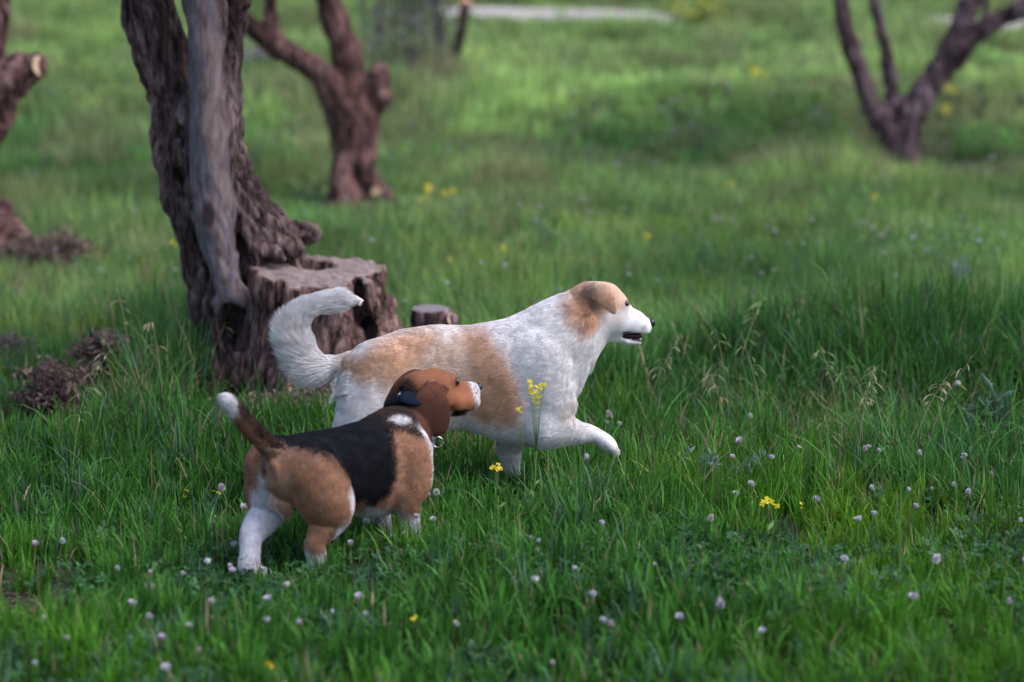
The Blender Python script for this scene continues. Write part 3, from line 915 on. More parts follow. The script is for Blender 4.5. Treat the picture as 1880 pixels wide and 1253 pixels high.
PATH = [(-14, 36.4), (-3.2, 35.4), (-.5, 35.0), (1.2, 34.2), (2.4, 33.4), (3.6, 32.8), (5.5, 32.4), (9, 32.0), (20, 31.2)]
def path_y(x): return np.interp(x, [p[0] for p in PATH], [p[1] for p in PATH])
def path():
    xs = np.linspace(-14, 20, 120); V = []; q = []
    for i, x in enumerate(xs):
        for j in range(7):
            y = path_y(x) - 1.45 + 2.9 * j / 6 + (.25 * math.sin(x * 2.1) if j in (0, 6) else 0)
            V.append((x, y, float(gz(x, y)) + .03 - (.06 if j in (0, 6) else 0)))
    for i in range(119):
        for j in range(6):
            a = i * 7 + j; q.append((a, a + 7, a + 8, a + 1))
    m = flat_mat('pale_gravel', (.44, .38, .37), rough=.95, spec=.1)
    o = mesh_np('path', V, q, None, m); o['kind'] = 'structure'
path()

# ------------------------------------------------------------------ trees
M_bark = attr_mat('bark', rough=.9, spec=.12, noise_scale=55, noise_amt=.85, bump=1.0, stretch=(1, 1, .20), crisp=(.36, .64), bdist=.03)
M_cut = attr_mat('cut_wood', rough=.85, spec=.12, noise_scale=70, noise_amt=.18, bump=.25)
M_leaf = attr_mat('leaf', rough=.55, spec=.25, trans=.3)

BK_D = np.array([.018, .012, .012]); BK_M = np.array([.088, .058, .052]); BK_L = np.array([.185, .132, .118])
def bark_mesh(F, name, parent, origin, amp=.012, freq=14, tint=(1, 1, 1), extra=None, it=1, dark=.5):
    V, q = F.mesh()
    V = relax(V, q, it, .5)
    N = vnormals(V, q)
    wx = V[:, 0] + .04 * np.sin(V[:, 2] * 9); wy = V[:, 1] + .04 * np.cos(V[:, 2] * 7)
    a = np.abs(2 * fbm(wx * freq, wy * freq, V[:, 2] * freq * .16, 3) - 1)      # ridges that run along the stem
    b_ = fbm(V[:, 0] * 30, V[:, 1] * 30, V[:, 2] * 16, 3)
    k = fbm(V[:, 0] * 6 + 9, V[:, 1] * 6, V[:, 2] * 5, 2)
    amt = np.ones(len(V))
    if extra is not None: amt = extra(V, N)[1]
    h = (np.minimum(a * 3.2, 1) - .6) * amp + (b_ - .5) * amp * 1.3 + (k - .5) * amp * 2.0
    V2 = V + N * (h * amt)[:, None]
    g = np.clip(np.minimum(a * 3.0, 1) * .55 + (b_ - .5) * 1.2 + .30, 0, 1)
    c = np.where((g < .5)[:, None], BK_D + (BK_M - BK_D) * (g * 2)[:, None], BK_M + (BK_L - BK_M) * (g * 2 - 1)[:, None])
    c = c * (.5 + .9 * k)[:, None] * np.asarray(tint)
    if extra is not None: c = extra(V2, N, c)[0]
    return mesh_np(name, V2, q, None, M_bark, parent, origin, True, np.concatenate([np.clip(c, .004, .8), np.clip(amt * 1.05, .22, 1)[:, None]], 1)), V2, q

def leaf_cloud(acc, centres, radii, n, size, cols, rng, droop=.3, aspect=.28):
    ci = rng.integers(0, len(centres), n); C = np.asarray(centres)[ci]; r = np.asarray(radii)[ci]
    d = rng.normal(size=(n, 3)); d /= np.linalg.norm(d, axis=1, keepdims=True)
    p = C + d * (r * rng.random(n) ** .45)[:, None] * np.array([1, 1, .75])
    a = rng.normal(size=(n, 3)); a[:, 2] -= droop * 2; a /= np.linalg.norm(a, axis=1, keepdims=True)
    b = np.cross(a, rng.normal(size=(n, 3))); b /= np.linalg.norm(b, axis=1, keepdims=True)
    L = size * rng.uniform(.6, 1.3, n)[:, None]
    nrm = np.cross(a, b)
    V = np.stack([p, p + a * L * .5 + b * L * aspect * .5 + nrm * L * .05, p + a * L, p + a * L * .5 - b * L * aspect * .5 + nrm * L * .05], 1).reshape(-1, 3)
    q = np.arange(n * 4).reshape(n, 4)
    cc = np.asarray(cols)[rng.integers(0, len(cols), n)] * rng.uniform(.7, 1.3, (n, 1))
    acc.add(V, q, None, np.repeat(cc, 4, 0))

OLIVE = [(.055, .075, .035), (.085, .105, .055), (.13, .15, .10), (.05, .085, .03)]
def crown(parent, origin, tips, n, spread, rng, size=.075, name='crown'):
    """branches that leave the limbs above and carry small narrow leaves"""
    A = Acc(); cs = []; rs = []
    for (p, d, r0) in tips:
        p = np.asarray(p, float); d = np.asarray(d, float)
        for k in range(5):
            dd = d + rng.normal(0, .55, 3); dd[2] = abs(dd[2]) * .6 + .15; dd /= np.linalg.norm(dd)
            L = spread * rng.uniform(.6, 1.2); pts = [p + dd * L * t + np.array([0, 0, -.12 * L * t * t]) + rng.normal(0, .02, 3) * t for t in np.linspace(0, 1, 7)]
            pts[0] = p
            v, q, t = tube(pts, np.linspace(r0 * .6, .008, 7), 7); A.add(v, q, t, (.10, .08, .07))
            for c in pts[3:]:
                cs.append(c + rng.normal(0, .12, 3)); rs.append(rng.uniform(.18, .36))
    leaf_cloud(A, cs, rs, n, size, OLIVE, rng)
    return A.build(name, M_leaf, parent, origin, False)

def cut_disc(name, c, n, r, parent, origin, col=(.56, .36, .22), thick=.012):
    n = np.asarray(n, float); n /= np.linalg.norm(n); c = np.asarray(c, float)
    v, q, t = tube([c - n * thick, c - n * thick * .3, c], [r, r * .99, r * .93], 20)
    d = np.linalg.norm(v - c, axis=1) / r
    cc = np.asarray(col) * (1 - .18 * (np.sin(d * 34) > .2) * (d < .9))[:, None]
    cc = np.where((d > .99)[:, None], np.array([.10, .07, .06]), cc)
    return mesh_np(name, v, q, t, M_cut, parent, origin, False, cc)

def main_tree():
    Y = 8.8
    def W(px, py, dy=0.): return P(px, py, Y + dy)
    s = 1 / 499.
    F = Field(W(225, 760, 0) - [0, .55, .12], [W(770, 0)[0], Y + .55, 2.35], .0088)
    # twisted left stem
    F.chain([(W(262, -260, .05), 38 * s), (W(262, -40, .05), 42 * s), (W(290, 80, .05), 46 * s), (W(312, 150, .06), 44 * s)], k=.03)
    F.chain([(W(340, 120, .12), 34 * s), (W(338, 215, .06), 54 * s), (W(345, 290, .05), 58 * s), (W(368, 380, .05), 60 * s), (W(398, 470, .05), 62 * s), (W(415, 560, .02), 66 * s), (W(425, 660, .0), 66 * s), (W(430, 760, .0), 84 * s)], k=.04)
    F.cone(W(316, 160, .06), W(335, 210, .06), 36 * s, 44 * s, .03)
    # rear right stem
    F.chain([(W(440, -260, .20), 32 * s), (W(424, -40, .18), 36 * s), (W(408, 110, .14), 34 * s), (W(405, 240, .10), 36 * s), (W(418, 330, .08), 44 * s)], k=.03)
    # smooth front stem ending in a knob
    F.chain([(W(362, -260, -.08), 36 * s), (W(368, -40, -.10), 37 * s), (W(382, 90, -.12), 36 * s), (W(388, 200, -.13), 38 * s), (W(390, 300, -.14), 40 * s), (W(394, 380, -.14), 41 * s), (W(405, 450, -.15), 36 * s), (W(422, 520, -.17), 28 * s), (W(432, 552, -.17), 27 * s)], k=.015)
    # buttress that runs down to the right and the burl on it
    F.chain([(W(425, 300, .02), 30 * s), (W(452, 370, -.02), 44 * s), (W(488, 430, -.02), 48 * s), (W(505, 500, .0), 55 * s), (W(500, 640, .0), 70 * s), (W(500, 750, .0), 90 * s)], k=.05)
    F.chain([(W(465, 392, .0), 20 * s), (W(500, 422, -.03), 20 * s), (W(535, 430, -.05), 20 * s), (W(568, 428, -.04), 15 * s)], k=.012)
    F.chain([(W(476, 425, -.08), 11 * s), (W(510, 452, -.10), 12 * s), (W(545, 455, -.10), 11 * s)], k=.010)
    F.chain([(W(462, 420, -.1), 12 * s), (W(482, 455, -.13), 12 * s), (W(512, 476, -.15), 11 * s)], k=.012)
    F.chain([(W(440, 330, -.06), 13 * s), (W(458, 430, -.12), 13 * s), (W(470, 520, -.16), 12 * s), (W(455, 620, -.17), 14 * s)], k=.012)
    F.chain([(W(402, 560, -.16), 18 * s), (W(415, 640, -.19), 22 * s), (W(408, 745, -.22), 30 * s)], k=.015)
    F.chain([(W(372, 500, -.04), 20 * s), (W(383, 600, -.05), 20 * s), (W(398, 690, -.10), 22 * s), (W(400, 760, -.14), 36 * s)], k=.02)
    F.chain([(W(450, 640, -.15), 22 * s), (W(470, 745, -.20), 34 * s)], k=.02)
    # roots
    for (a, b, r) in (((400, 720, -.1), (360, 765, -.25), 24), ((500, 720, -.12), (505, 790, -.35), 26), ((560, 720, -.1), (600, 790, -.3), 24)):
        F.cone(W(*a), W(*b), r * s, r * s * .6, .04)
    # hollows
    F.carve(W(325, 230, -.08), (15 * s, .05, 34 * s), .012)
    F.carve(W(332, 330, -.05), (11 * s, .05, 26 * s), .01)
    F.carve(W(318, 100, -.04), (12 * s, .04, 26 * s), .01)
    F.carve(W(352, 395, -.10), (8 * s, .05, 34 * s), .01)
    F.carve(W(428, 600, -.17), (26 * s, .09, 52 * s), .015)
    F.carve(W(452, 495, -.15), (14 * s, .08, 30 * s), .01)
    F.carve(W(435, 425, -.16), (6 * s, .06, 42 * s), .01)
    F.carve(W(405, 190, .05), (5 * s, .2, 60 * s), .01)
    F.carve(W(345, 85, .0), (9 * s, .3, 60 * s), .01)
    origin = np.array([W(440, 700)[0], Y, 0])
    root = empty('olive_tree', origin, 'gnarled olive tree with a twisted hollow trunk, behind the dogs, fused to a sawn stump', 'tree')
    a0, a1 = W(388, 0)[0], W(340, 0)[0]
    def extra(V, N, c=None):
        # the smooth front stem: grey, thin barked
        xc = np.interp(V[:, 2], [W(0, 560)[2], W(0, 450)[2], W(0, 300)[2], W(0, 0)[2]], [W(430, 0)[0], W(405, 0)[0], W(390, 0)[0], W(370, 0)[0]])
        m = (1 - sstep(.07, .085, np.abs(V[:, 0] - xc))) * (1 - sstep(Y - .13, Y - .09, V[:, 1])) * sstep(W(0, 590)[2], W(0, 540)[2], V[:, 2])
        if c is not None:
            sm = np.array([.27, .20, .19]); 
            nn = fbm(V[:, 0] * 22, V[:, 1] * 22, V[:, 2] * 5, 3)
            sc = lerp3(np.repeat(sm[None], len(V), 0), np.array([.17, .145, .165]), sstep(.4, .6, nn + .15 * (V[:, 0] < xc)))  # left half bluer and darker: shaded side put into the bark colour
            sp = sstep(.66, .72, vn(V[:, 0] * 45, V[:, 1] * 45, V[:, 2] * 30))
            sc = lerp3(sc, BK_M, sp * .45)
            kn = 1 - sstep(.6, 1.1, np.sqrt(((V[:, 0] - W(388, 0)[0]) / .028) ** 2 + ((V[:, 2] - W(0, 385)[2]) / .06) ** 2) + .4 * (nn - .5))
            sc = lerp3(sc, BK_D * .8, kn * .8)
            c = lerp3(c, sc, m * .72)
        return c, 1 - .68 * m
    bark_mesh(F, 'trunk', root, origin, .022, 17, (1.25, 1.2, 1.25), extra)
    # ---- the sawn stump beside the trunk
    G = Field([W(440, 0)[0], Y - .62, -.08], [W(790, 0)[0], Y + .45, W(0, 440)[2]], .0085)
    G.chain([(W(572, 470, -.16), 98 * s), (W(575, 540, -.16), 104 * s), (W(590, 640, -.16), 128 * s), (W(600, 745, -.16), 165 * s)], k=.03)
    G.chain([(W(655, 470, -.06), 42 * s), (W(668, 540, -.10), 46 * s), (W(690, 620, -.10), 52 * s), (W(715, 720, -.12), 62 * s)], k=.03)
    G.chain([(W(500, 470, -.10), 42 * s), (W(500, 600, -.14), 48 * s), (W(500, 745, -.2), 70 * s)], k=.03)
    G.chain([(W(535, 500, -.34), 22 * s), (W(540, 620, -.37), 26 * s), (W(545, 745, -.42), 44 * s)], k=.02)
    G.chain([(W(610, 500, -.34), 24 * s), (W(622, 620, -.37), 24 * s), (W(640, 745, -.44), 46 * s)], k=.02)
    G.chain([(W(660, 500, -.24), 20 * s), (W(685, 600, -.28), 22 * s), (W(720, 735, -.36), 34 * s)], k=.015)
    G.carve(W(656, 555, -.27), (13 * s, .12, 48 * s), .012)
    G.carve(W(676, 610, -.30), (14 * s, .10, 38 * s), .012)
    G.carve(W(560, 600, -.42), (12 * s, .07, 40 * s), .015)
    G.carve(W(515, 560, -.34), (12 * s, .08, 50 * s), .015)
    G.carve(W(590, 705, -.46), (20 * s, .08, 30 * s), .015)
    # flat saw cut, tilted towards the viewer
    pc = W(575, 497, -.16)
    G.plane(pc, (.05, -.17, 1), (-9, 0, -1), (9, 20, 3))
    G.carve(pc + [-.01, .08, .02], (.075, .055, .05), .012)
    def ex2(V, N, c=None):
        top = sstep(.80, .93, N[:, 2]) * (np.abs((V - pc) @ np.array([.05, -.17, 1])) < .03)
        if c is not None:
            r = np.hypot(V[:, 0] - pc[0], V[:, 1] - pc[1] - .06)
            ring = .5 + .5 * np.sin(r * 260 + 6 * fbm(V[:, 0] * 9, V[:, 1] * 9, V[:, 2] * 9, 2))
            w_ = np.array([.27, .205, .19]) * (.86 + .2 * ring)[:, None] * (.8 + .4 * fbm(V[:, 0] * 25, V[:, 1] * 25, V[:, 2] * 25, 3))[:, None]
            hol = 1 - sstep(.8, 1.15, np.sqrt(((V[:, 0] - pc[0] + .01) / .09) ** 2 + ((V[:, 1] - pc[1] - .08) / .07) ** 2))
            w_ = lerp3(w_, np.array([.10, .055, .035]), hol * .8)
            cr_ = sstep(.55, .75, fbm(V[:, 0] * 30, V[:, 1] * 60, V[:, 2] * 30, 3)); w_ = lerp3(w_, BK_D * 3, cr_ * .5)
            c = lerp3(c, w_, top)
        return c, 1 - .75 * top
    st, sv, sq = bark_mesh(G, 'stump', root, origin, .022, 16, (1.5, 1.28, 1.25), ex2)
    st['label'] = 'sawn stump with a flat cut top and hollow side'
    # pale cut root end low beside the stump
    c = P(590, 770, 8.35)
    rt = Acc(); v, q, t = tube([c + [.10, .12, -.05], c + [.05, .05, -.01], c], [.03, .024, .020], 12); rt.add(v, q, t, BK_M)
    ro = rt.build('root', M_bark, root, origin)
    cut_disc('cut_end', c + [-.004, -.010, .0], (-.3, -.9, .2), .019, ro, origin)
    rng = np.random.default_rng(21)
    crown(root, origin, [(W(262, -260, .05), (-.5, -.2, 1), .07), (W(440, -260, .20), (.6, .2, 1), .06), (W(362, -260, -.08), (.1, -.7, 1), .07)], 26000, 1.25, rng)
    return root
main_tree()

def small_tree(name, label, Y, mpp, chains, origin_px, lo_px, hi_px, depth, vox, tint, amp, freq, crown_tips, nleaf, spread, seed, cuts=(), carve=(), tz=None):
    """trunk and limbs from joints measured on one tree at distance Y; mpp = metres per photo pixel there"""
    def W(px, py, dy=0.): return P(px, py, Y + dy)
    base = float(gz(W(*origin_px)[0], Y))
    lo = W(*lo_px); hi = W(*hi_px)
    F = Field([lo[0], Y - depth, base - .12], [hi[0], Y + depth, hi[2]], vox)
    for ch in chains:
        F.chain([(W(*c[0]), c[1] * mpp) for c in ch], k=.03)
    for c, r in carve: F.carve(W(*c), r, .015)
    origin = np.array([W(*origin_px)[0], Y, base])
    root = empty(name, origin, label, 'tree')
    bark_mesh(F, 'trunk', root, origin, amp, freq, tint)
    for c in cuts:
        cut_disc('cut_end', W(*c[0]), c[1], c[2] * mpp, root, origin, c[3] if len(c) > 3 else (.56, .36, .22))
    if nleaf:
        crown(root, origin, [(W(*a), d, r * mpp) for a, d, r in crown_tips], nleaf, spread, np.random.default_rng(seed), .11)
    return root, origin

TINT2 = (1.5, 1.15, 1.15)
# second tree, forked, out of focus
small_tree('olive_tree', 'reddish brown forked olive tree with a knobbly stub, standing behind the big gnarled tree', 17.0, 1 / 259.,
    [[((655, 385), 52), ((652, 320), 42), ((648, 250), 42), ((640, 200), 44), ((640, 130), 30), ((628, 70), 26), ((604, 10), 22), ((590, -60), 20), ((570, -260), 18)],
     [((640, 230, -.05), 32), ((606, 160, -.1), 27), ((580, 128, -.12), 24), ((540, 104, -.15), 23), ((500, 80, -.2), 21), ((460, 48, -.22), 17), ((430, 10, -.25), 14), ((390, -60, -.3), 12), ((330, -230, -.3), 10)],
     [((506, 84, -.18), 14), ((500, 45, -.18), 13), ((497, 0, -.18), 12), ((490, -120, -.15), 10)],
     [((660, 250, .0), 30), ((685, 200, .0), 20), ((694, 165, .0), 19), ((698, 138, .0), 22)],
     [((668, 300, -.1), 22), ((682, 340, -.1), 24), ((706, 362, -.15), 18)],
     [((630, 300, -.1), 20), ((622, 375, -.12), 26)],
     [((700, 190, -.05), 10), ((710, 180, -.06), 9)]],
    (655, 372), (360, 0), (745, -230), .5, .018, TINT2, .018, 9,
    [((570, -260), (-.2, 0, 1), 18), ((330, -230, -.3), (-.6, -.3, .8), 10), ((490, -120, -.15), (.4, .3, 1), 10)], 16000, 1.5, 4,
    cuts=[((699, 121, -.02), (.1, -.2, 1), 15, (.20, .12, .10)), ((690, 352, -.24), (-.2, -.9, .4), 9)], carve=[((612, 330, -.3), (.05, .12, .25))])
# right tree
small_tree('olive_tree', 'dark olive tree with a spreading fan of limbs, alone at the upper right', 20.0, 1 / 220.,
    [[((1650, 330), 44), ((1650, 290), 38), ((1648, 250), 42), ((1652, 215), 40)],
     [((1630, 250, -.1), 22), ((1606, 205, -.15), 18), ((1585, 150, -.18), 17), ((1566, 95, -.2), 16), ((1550, 35, -.22), 15), ((1540, -30, -.25), 14), ((1520, -170, -.3), 11)],
     [((1640, 225, .1), 16), ((1637, 170, .12), 12), ((1628, 100, .15), 11), ((1615, 50, .18), 11), ((1602, -10, .2), 10), ((1590, -170, .3), 9)],
     [((1660, 240, -.05), 30), ((1690, 185, -.05), 26), ((1722, 135, -.05), 25), ((1755, 95, -.05), 27), ((1795, 60, -.08), 19), ((1840, 33, -.1), 17), ((1890, 10, -.15), 15), ((1960, -40, -.2), 13)],
     [((1745, 100, .0), 26), ((1762, 55, .05), 22), ((1778, 15, .08), 20), ((1795, -20, .1), 18), ((1820, -170, .1), 14)],
     [((1800, 62, -.1), 9), ((1808, 30, -.1), 6), ((1812, -10, -.1), 5), ((1815, -90, -.1), 4)],
     [((1668, 290, -.18), 11), ((1668, 330, -.25), 12)], [((1632, 285, -.1), 16), ((1625, 325, -.15), 16)]],
    (1650, 316), (1495, 0), (1975, -165), .6, .021, (1.6, 1.5, 1.75), .018, 8,
    [((1520, -170, -.3), (-.5, 0, 1), 11), ((1590, -170, .3), (0, .4, 1), 9), ((1820, -170, .1), (.1, 0, 1), 14), ((1960, -40, -.2), (.8, -.3, .8), 13)], 18000, 1.8, 8,
    carve=[((1648, 212, -.2), (.035, .12, .06)), ((1620, 245, -.2), (.03, .1, .07))])
# tree at the left edge
small_tree('olive_tree', 'olive tree at the left edge with a thick sawn off limb showing a pale cut', 13.1, 1 / 339.,
    [[((-75, 520), 95), ((-72, 440), 78), ((-66, 380), 60), ((-62, 300), 52), ((-30, 225), 46), ((-2, 170), 42), ((28, 138), 36), ((54, 124), 27), ((63, 121), 24)],
     [((-60, 330, .05), 40), ((-40, 180, .1), 34), ((-12, 60, .15), 28), ((-2, -20, .15), 25), ((20, -200, .2), 20)],
     [((-40, 400, -.1), 40), ((0, 420, -.15), 30), ((38, 450, -.2), 24), ((78, 480, -.22), 16)],
     [((-30, 440, -.2), 44), ((10, 480, -.3), 34), ((40, 505, -.32), 22)],
     [((0, 400, -.05), 20), ((8, 375, -.05), 13)]],
    (-60, 495), (-210, 0), (130, -200), .6, .015, (1.4, 1.12, 1.12), .024, 9,
    [((20, -200, .2), (.2, -.2, 1), 20)], 14000, 1.5, 12,
    cuts=[((73, 121, -.03), (.86, -.5, .12), 19, (.62, .44, .30))])
# slim dark tree near the path with drooping grey leaves
t3, o3 = small_tree('olive_tree', 'small dark two stemmed olive with drooping grey foliage, far behind near the path', 26.0, 1 / 170.,
    [[((825, 150), 17), ((826, 115), 15), ((815, 85), 12), ((806, 50), 11), ((800, 10), 10), ((792, -60), 9), ((780, -120), 8)],
     [((830, 120, -.1), 12), ((838, 95, -.12), 11), ((846, 60, -.13), 10), ((852, 30, -.14), 10), ((855, 12, -.14), 10)],
     [((795, -40, 0), 8), ((760, -60, .0), 7), ((730, -50, .0), 5), ((715, -30, 0), 4)]],
    (828, 118), (700, 0), (880, -118), .4, .018, (.7, .62, .66), .012, 8, [((780, -120), (-.3, 0, 1), 8)], 3000, 1.2, 17,
    cuts=[((855.5, 4, -.15), (.1, -.7, .7), 11, (.60, .36, .24))])
A = Acc(); rng = np.random.default_rng(31); cs = []; rs = []
for i in range(30):
    px = rng.uniform(665, 815); top = -60; L = rng.uniform(60, 250) * (1 - abs(px - 745) / 180)
    p0 = P(px, top, 25 + rng.uniform(-.6, .6)); p1 = P(px + rng.uniform(-22, 22), top + 60 + L, 25 + rng.uniform(-.6, .6))
    pts = [p0 + (p1 - p0) * t + rng.normal(0, .02, 3) for t in np.linspace(0, 1, 6)]
    v, q, t = tube(pts, np.linspace(.012, .004, 6), 5); A.add(v, q, t, (.10, .08, .08))
    for c in pts[1:]: cs.append(c); rs.append(.13)
leaf_cloud(A, cs, rs, 1700, .075, [(.16, .16, .14), (.22, .215, .20), (.10, .12, .08), (.28, .27, .26)], rng, .9, .3)
A.build('hanging_foliage', M_leaf, t3, o3, False)

# short sawn post-like stump behind the white dog
def little_stump():
    Y = 9.2; c = P(789, 566, Y); z1 = c[2]; s = 1 / 480.
    F = Field([c[0] - .14, Y - .14, -.05], [c[0] + .18, Y + .14, z1 + .03], .006)
    F.chain([([c[0], Y, z1 + .04], 34 * s), ([c[0], Y, z1 * .5], 36 * s), ([c[0] + .01, Y, .0], 46 * s)], k=.01)
    F.chain([([c[0] + .055, Y - .02, z1 + .04], 12 * s), ([c[0] + .06, Y - .02, 0], 16 * s)], k=.01)
    F.chain([([c[0] + .05, Y - .03, z1 - .12], 13 * s), ([c[0] + .082, Y - .05, z1 - .02 - .02], 12 * s)], k=.01)
    F.plane([c[0], Y, z1], (.0, -.10, 1), (-9, 0, -1), (9, 20, 3))
    o = np.array([c[0], Y, 0])
    r = empty('tree_stump', o, 'short sawn grey stump with a pale side cut, just behind the white dog\'s back', 'stump')
    def ex(V, N, c_=None):
        top = sstep(.85, .95, N[:, 2]) * (V[:, 2] > z1 - .03)
        if c_ is not None: c_ = lerp3(c_ * np.array([1.25, 1.2, 1.3]), np.array([.22, .185, .20]), top)
        return c_, 1 - .9 * top
    bark_mesh(F, 'trunk', r, o, .007, 22, (1.15, 1.05, 1.1), ex)
    cut_disc('cut_end', [c[0] + .088, Y - .062, z1 - .038], (.75, -.6, .25), .027, r, o, (.60, .42, .30))
little_stump()

def shrub(px, py, Y, w_, h_, cols, label, n, seed, size=.10, name='shrub', group=None, fl=None):
    c = P(px, py, Y); z = float(gz(c[0], Y)); o = np.array([c[0], Y, z]); rng = np.random.default_rng(seed)
    r = empty(name, o, label, 'shrub', group)
    A = Acc(); cs = []; rs = []
    for i in range(9):
        an = rng.uniform(0, 6.28); rr = w_ * .5 * rng.uniform(.1, 1)
        tip = o + [math.cos(an) * rr, math.sin(an) * rr * .6, h_ * rng.uniform(.5, 1)]
        pts = [o + (tip - o) * t + rng.normal(0, .02, 3) * t for t in np.linspace(0, 1, 5)]
        v, q, t = tube(pts, np.linspace(.02, .006, 5), 5); A.add(v, q, t, (.09, .07, .06))
        cs += pts[2:]; rs += [rng.uniform(.14, .3) * max(w_, h_) * .6] * 3
    A.build('stem', M_bark, r, o)
    B = Acc(); leaf_cloud(B, cs, rs, n, size, cols, rng, .1, .45); B.build('foliage', M_leaf, r, o, False)
    if fl is not None:
        B = Acc(); leaf_cloud(B, [c_ + np.array([0, -.1, .12]) for c_ in cs], rs, 500, .06, fl, rng, 0, .9); B.build('blossom', M_leaf, r, o, False)
GG = [(.12, .11, .09), (.17, .15, .14), (.08, .09, .05)]
for k, (px, Y, w_, h_, lb) in enumerate([(420, 39, 2.6, 1.2, 'grey green shrub beyond the path, above the left fork of the second olive'), (560, 38.6, 2.4, 1.0, 'pinkish grey shrub beyond the path, between the limbs of the second olive'), (690, 38.2, 2.2, 1.3, 'dull shrub behind the drooping grey olive foliage'),
        (905, 38.4, 2.0, 1.0, 'grey shrub beyond the left end of the pale path'), (1010, 38.2, 2.2, 1.1, 'dark shrub beyond the middle of the pale path'), (1150, 37.8, 2.4, 1.2, 'broad dark shrub beyond the right part of the pale path'), (1440, 38, 3.0, .8, 'low olive green shrub at the top edge, left of the right tree')]):
    shrub(px, 0, Y, w_, h_, GG if k % 2 else [(.07, .09, .045), (.12, .12, .08)], lb, 1500, 60 + k, .12, 'shrub', 'shrubs beyond the path')
shrub(1290, 20, 31.0, 1.5, .34, [(.12, .20, .05), (.18, .24, .08)], 'low green bush with yellow blossom at the right end of the pale path', 900, 77, .07, 'flowering_bush', None, [(.5, .5, .08), (.45, .45, .12), (.2,.3,.08)])

# grey stone in the far grass
def stone():
    c = P(478, 130, 26.5); z = float(gz(c[0], 26.5)); o = np.array([c[0], 26.5, z])
    F = Field(o - [.5, .4, .1], o + [.5, .4, .45], .02)
    F.cone(o + [-.12, 0, .08], o + [.12, 0, .10], .16, .13, .05); F.cone(o + [.05, -.1, .16], o + [.06, -.1, .17], .1, .09, .05)
    V, q = F.mesh(); N = vnormals(V, q); V = V + N * ((fbm(V[:, 0] * 8, V[:, 1] * 8, V[:, 2] * 8, 3) - .5) * .05)[:, None]
    g = fbm(V[:, 0] * 14, V[:, 1] * 14, V[:, 2] * 14, 3)
    tag(mesh_np('rock', V, q, None, M_bark, None, o, True, np.array([.20, .17, .18]) * (.6 + .8 * g)[:, None]), 'pinkish grey rock in the far grass left of the second olive trunk', 'rock')
stone()

# heaps of dead twigs and curled leaves at the left
def brush(px, py, Y, w_, h_, n, seed, label, col=((.10, .065, .06), (.17, .11, .10), (.06, .04, .04))):
    c = P(px, py, Y); o = np.array([c[0], Y, 0.]); rng = np.random.default_rng(seed)
    r = empty('brushwood', o, label, 'dead branches'); A = Acc(); cs = []
    for i in range(n):
        a = o + np.array([rng.normal(0, w_ * .3), rng.normal(0, w_ * .25), rng.random() * h_ * .7])
        d = rng.normal(size=3); d[2] = abs(d[2]) * .8 + .1; d /= np.linalg.norm(d); L = rng.uniform(.05, .12)
        pts = [a + d * L * t + rng.normal(0, .008, 3) for t in np.linspace(0, 1, 5)]
        pts = [np.array([p[0], p[1], np.clip(p[2], -.01, h_)]) for p in pts]
        v, q, t = tube(pts, np.linspace(.0038, .0015, 5), 5); A.add(v, q, t, np.array(col[i % 3])); cs.append(pts[3])
    A.build('twig_mass', M_bark, r, o)
    B = Acc(); leaf_cloud(B, cs, [.035] * len(cs), n * 9, .035, list(col) + [(.20, .135, .12)], rng, .3, .35); B.build('dry_leaves', M_leaf, r, o, False)
brush(95, 755, 8.30, .11, .22, 150, 1, 'dark brown heap of dead twigs in the grass left of the gnarled trunk', ((.16, .10, .09), (.24, .16, .14), (.10, .065, .06)))
brush(178, 720, 8.65, .05, .33, 110, 2, 'upright tangle of withered twigs between the brown heap and the gnarled trunk', ((.16, .10, .09), (.24, .16, .14), (.10, .065, .06)))
brush(10, 680, 9.3, .07, .15, 220, 3, 'small pale tuft of dry twigs at the left edge', ((.22, .17, .15), (.16, .12, .10), (.27, .2, .18)))
brush(95, 505, 12.7, .33, .24, 420, 4, 'shaggy dry brush around the foot of the left edge tree', ((.20, .14, .11), (.13, .09, .08), (.26, .19, .15)))
brush(575, 765, 8.2, .36, .13, 200, 6, 'dry reddish leaf litter and twigs at the foot of the sawn stump', ((.22, .13, .11), (.14, .09, .08), (.28, .19, .16)))
# ------------------------------------------------------------------ grass
M_grass = attr_mat('grass_blade', rough=.45, spec=.16, trans=.32)

def ground_at(px, py, h=0.0):
    """where the sight line of a pixel meets the ground raised by h"""
    lo, hi = 3.0, 60.0
    ys = np.linspace(lo, hi, 1200)
    pts = np.array([P(px, py, y) for y in ys])
    d = pts[:, 2] - gz(pts[:, 0], pts[:, 1]) - h
    k = np.argmax(d <= 0)
    return pts[k] - np.array([0, 0, h]) if d[k] <= 0 else pts[-1]

# patches measured on the meadow: x, y, radius x, radius y
def blob(x, y, cx, cy, rx, ry):
    return np.clip(1 - ((x - cx) / rx) ** 2 - ((y - cy) / ry) ** 2, 0, 1)
def gp(px, py):
    g = ground_at(px, py); return g[0], g[1]

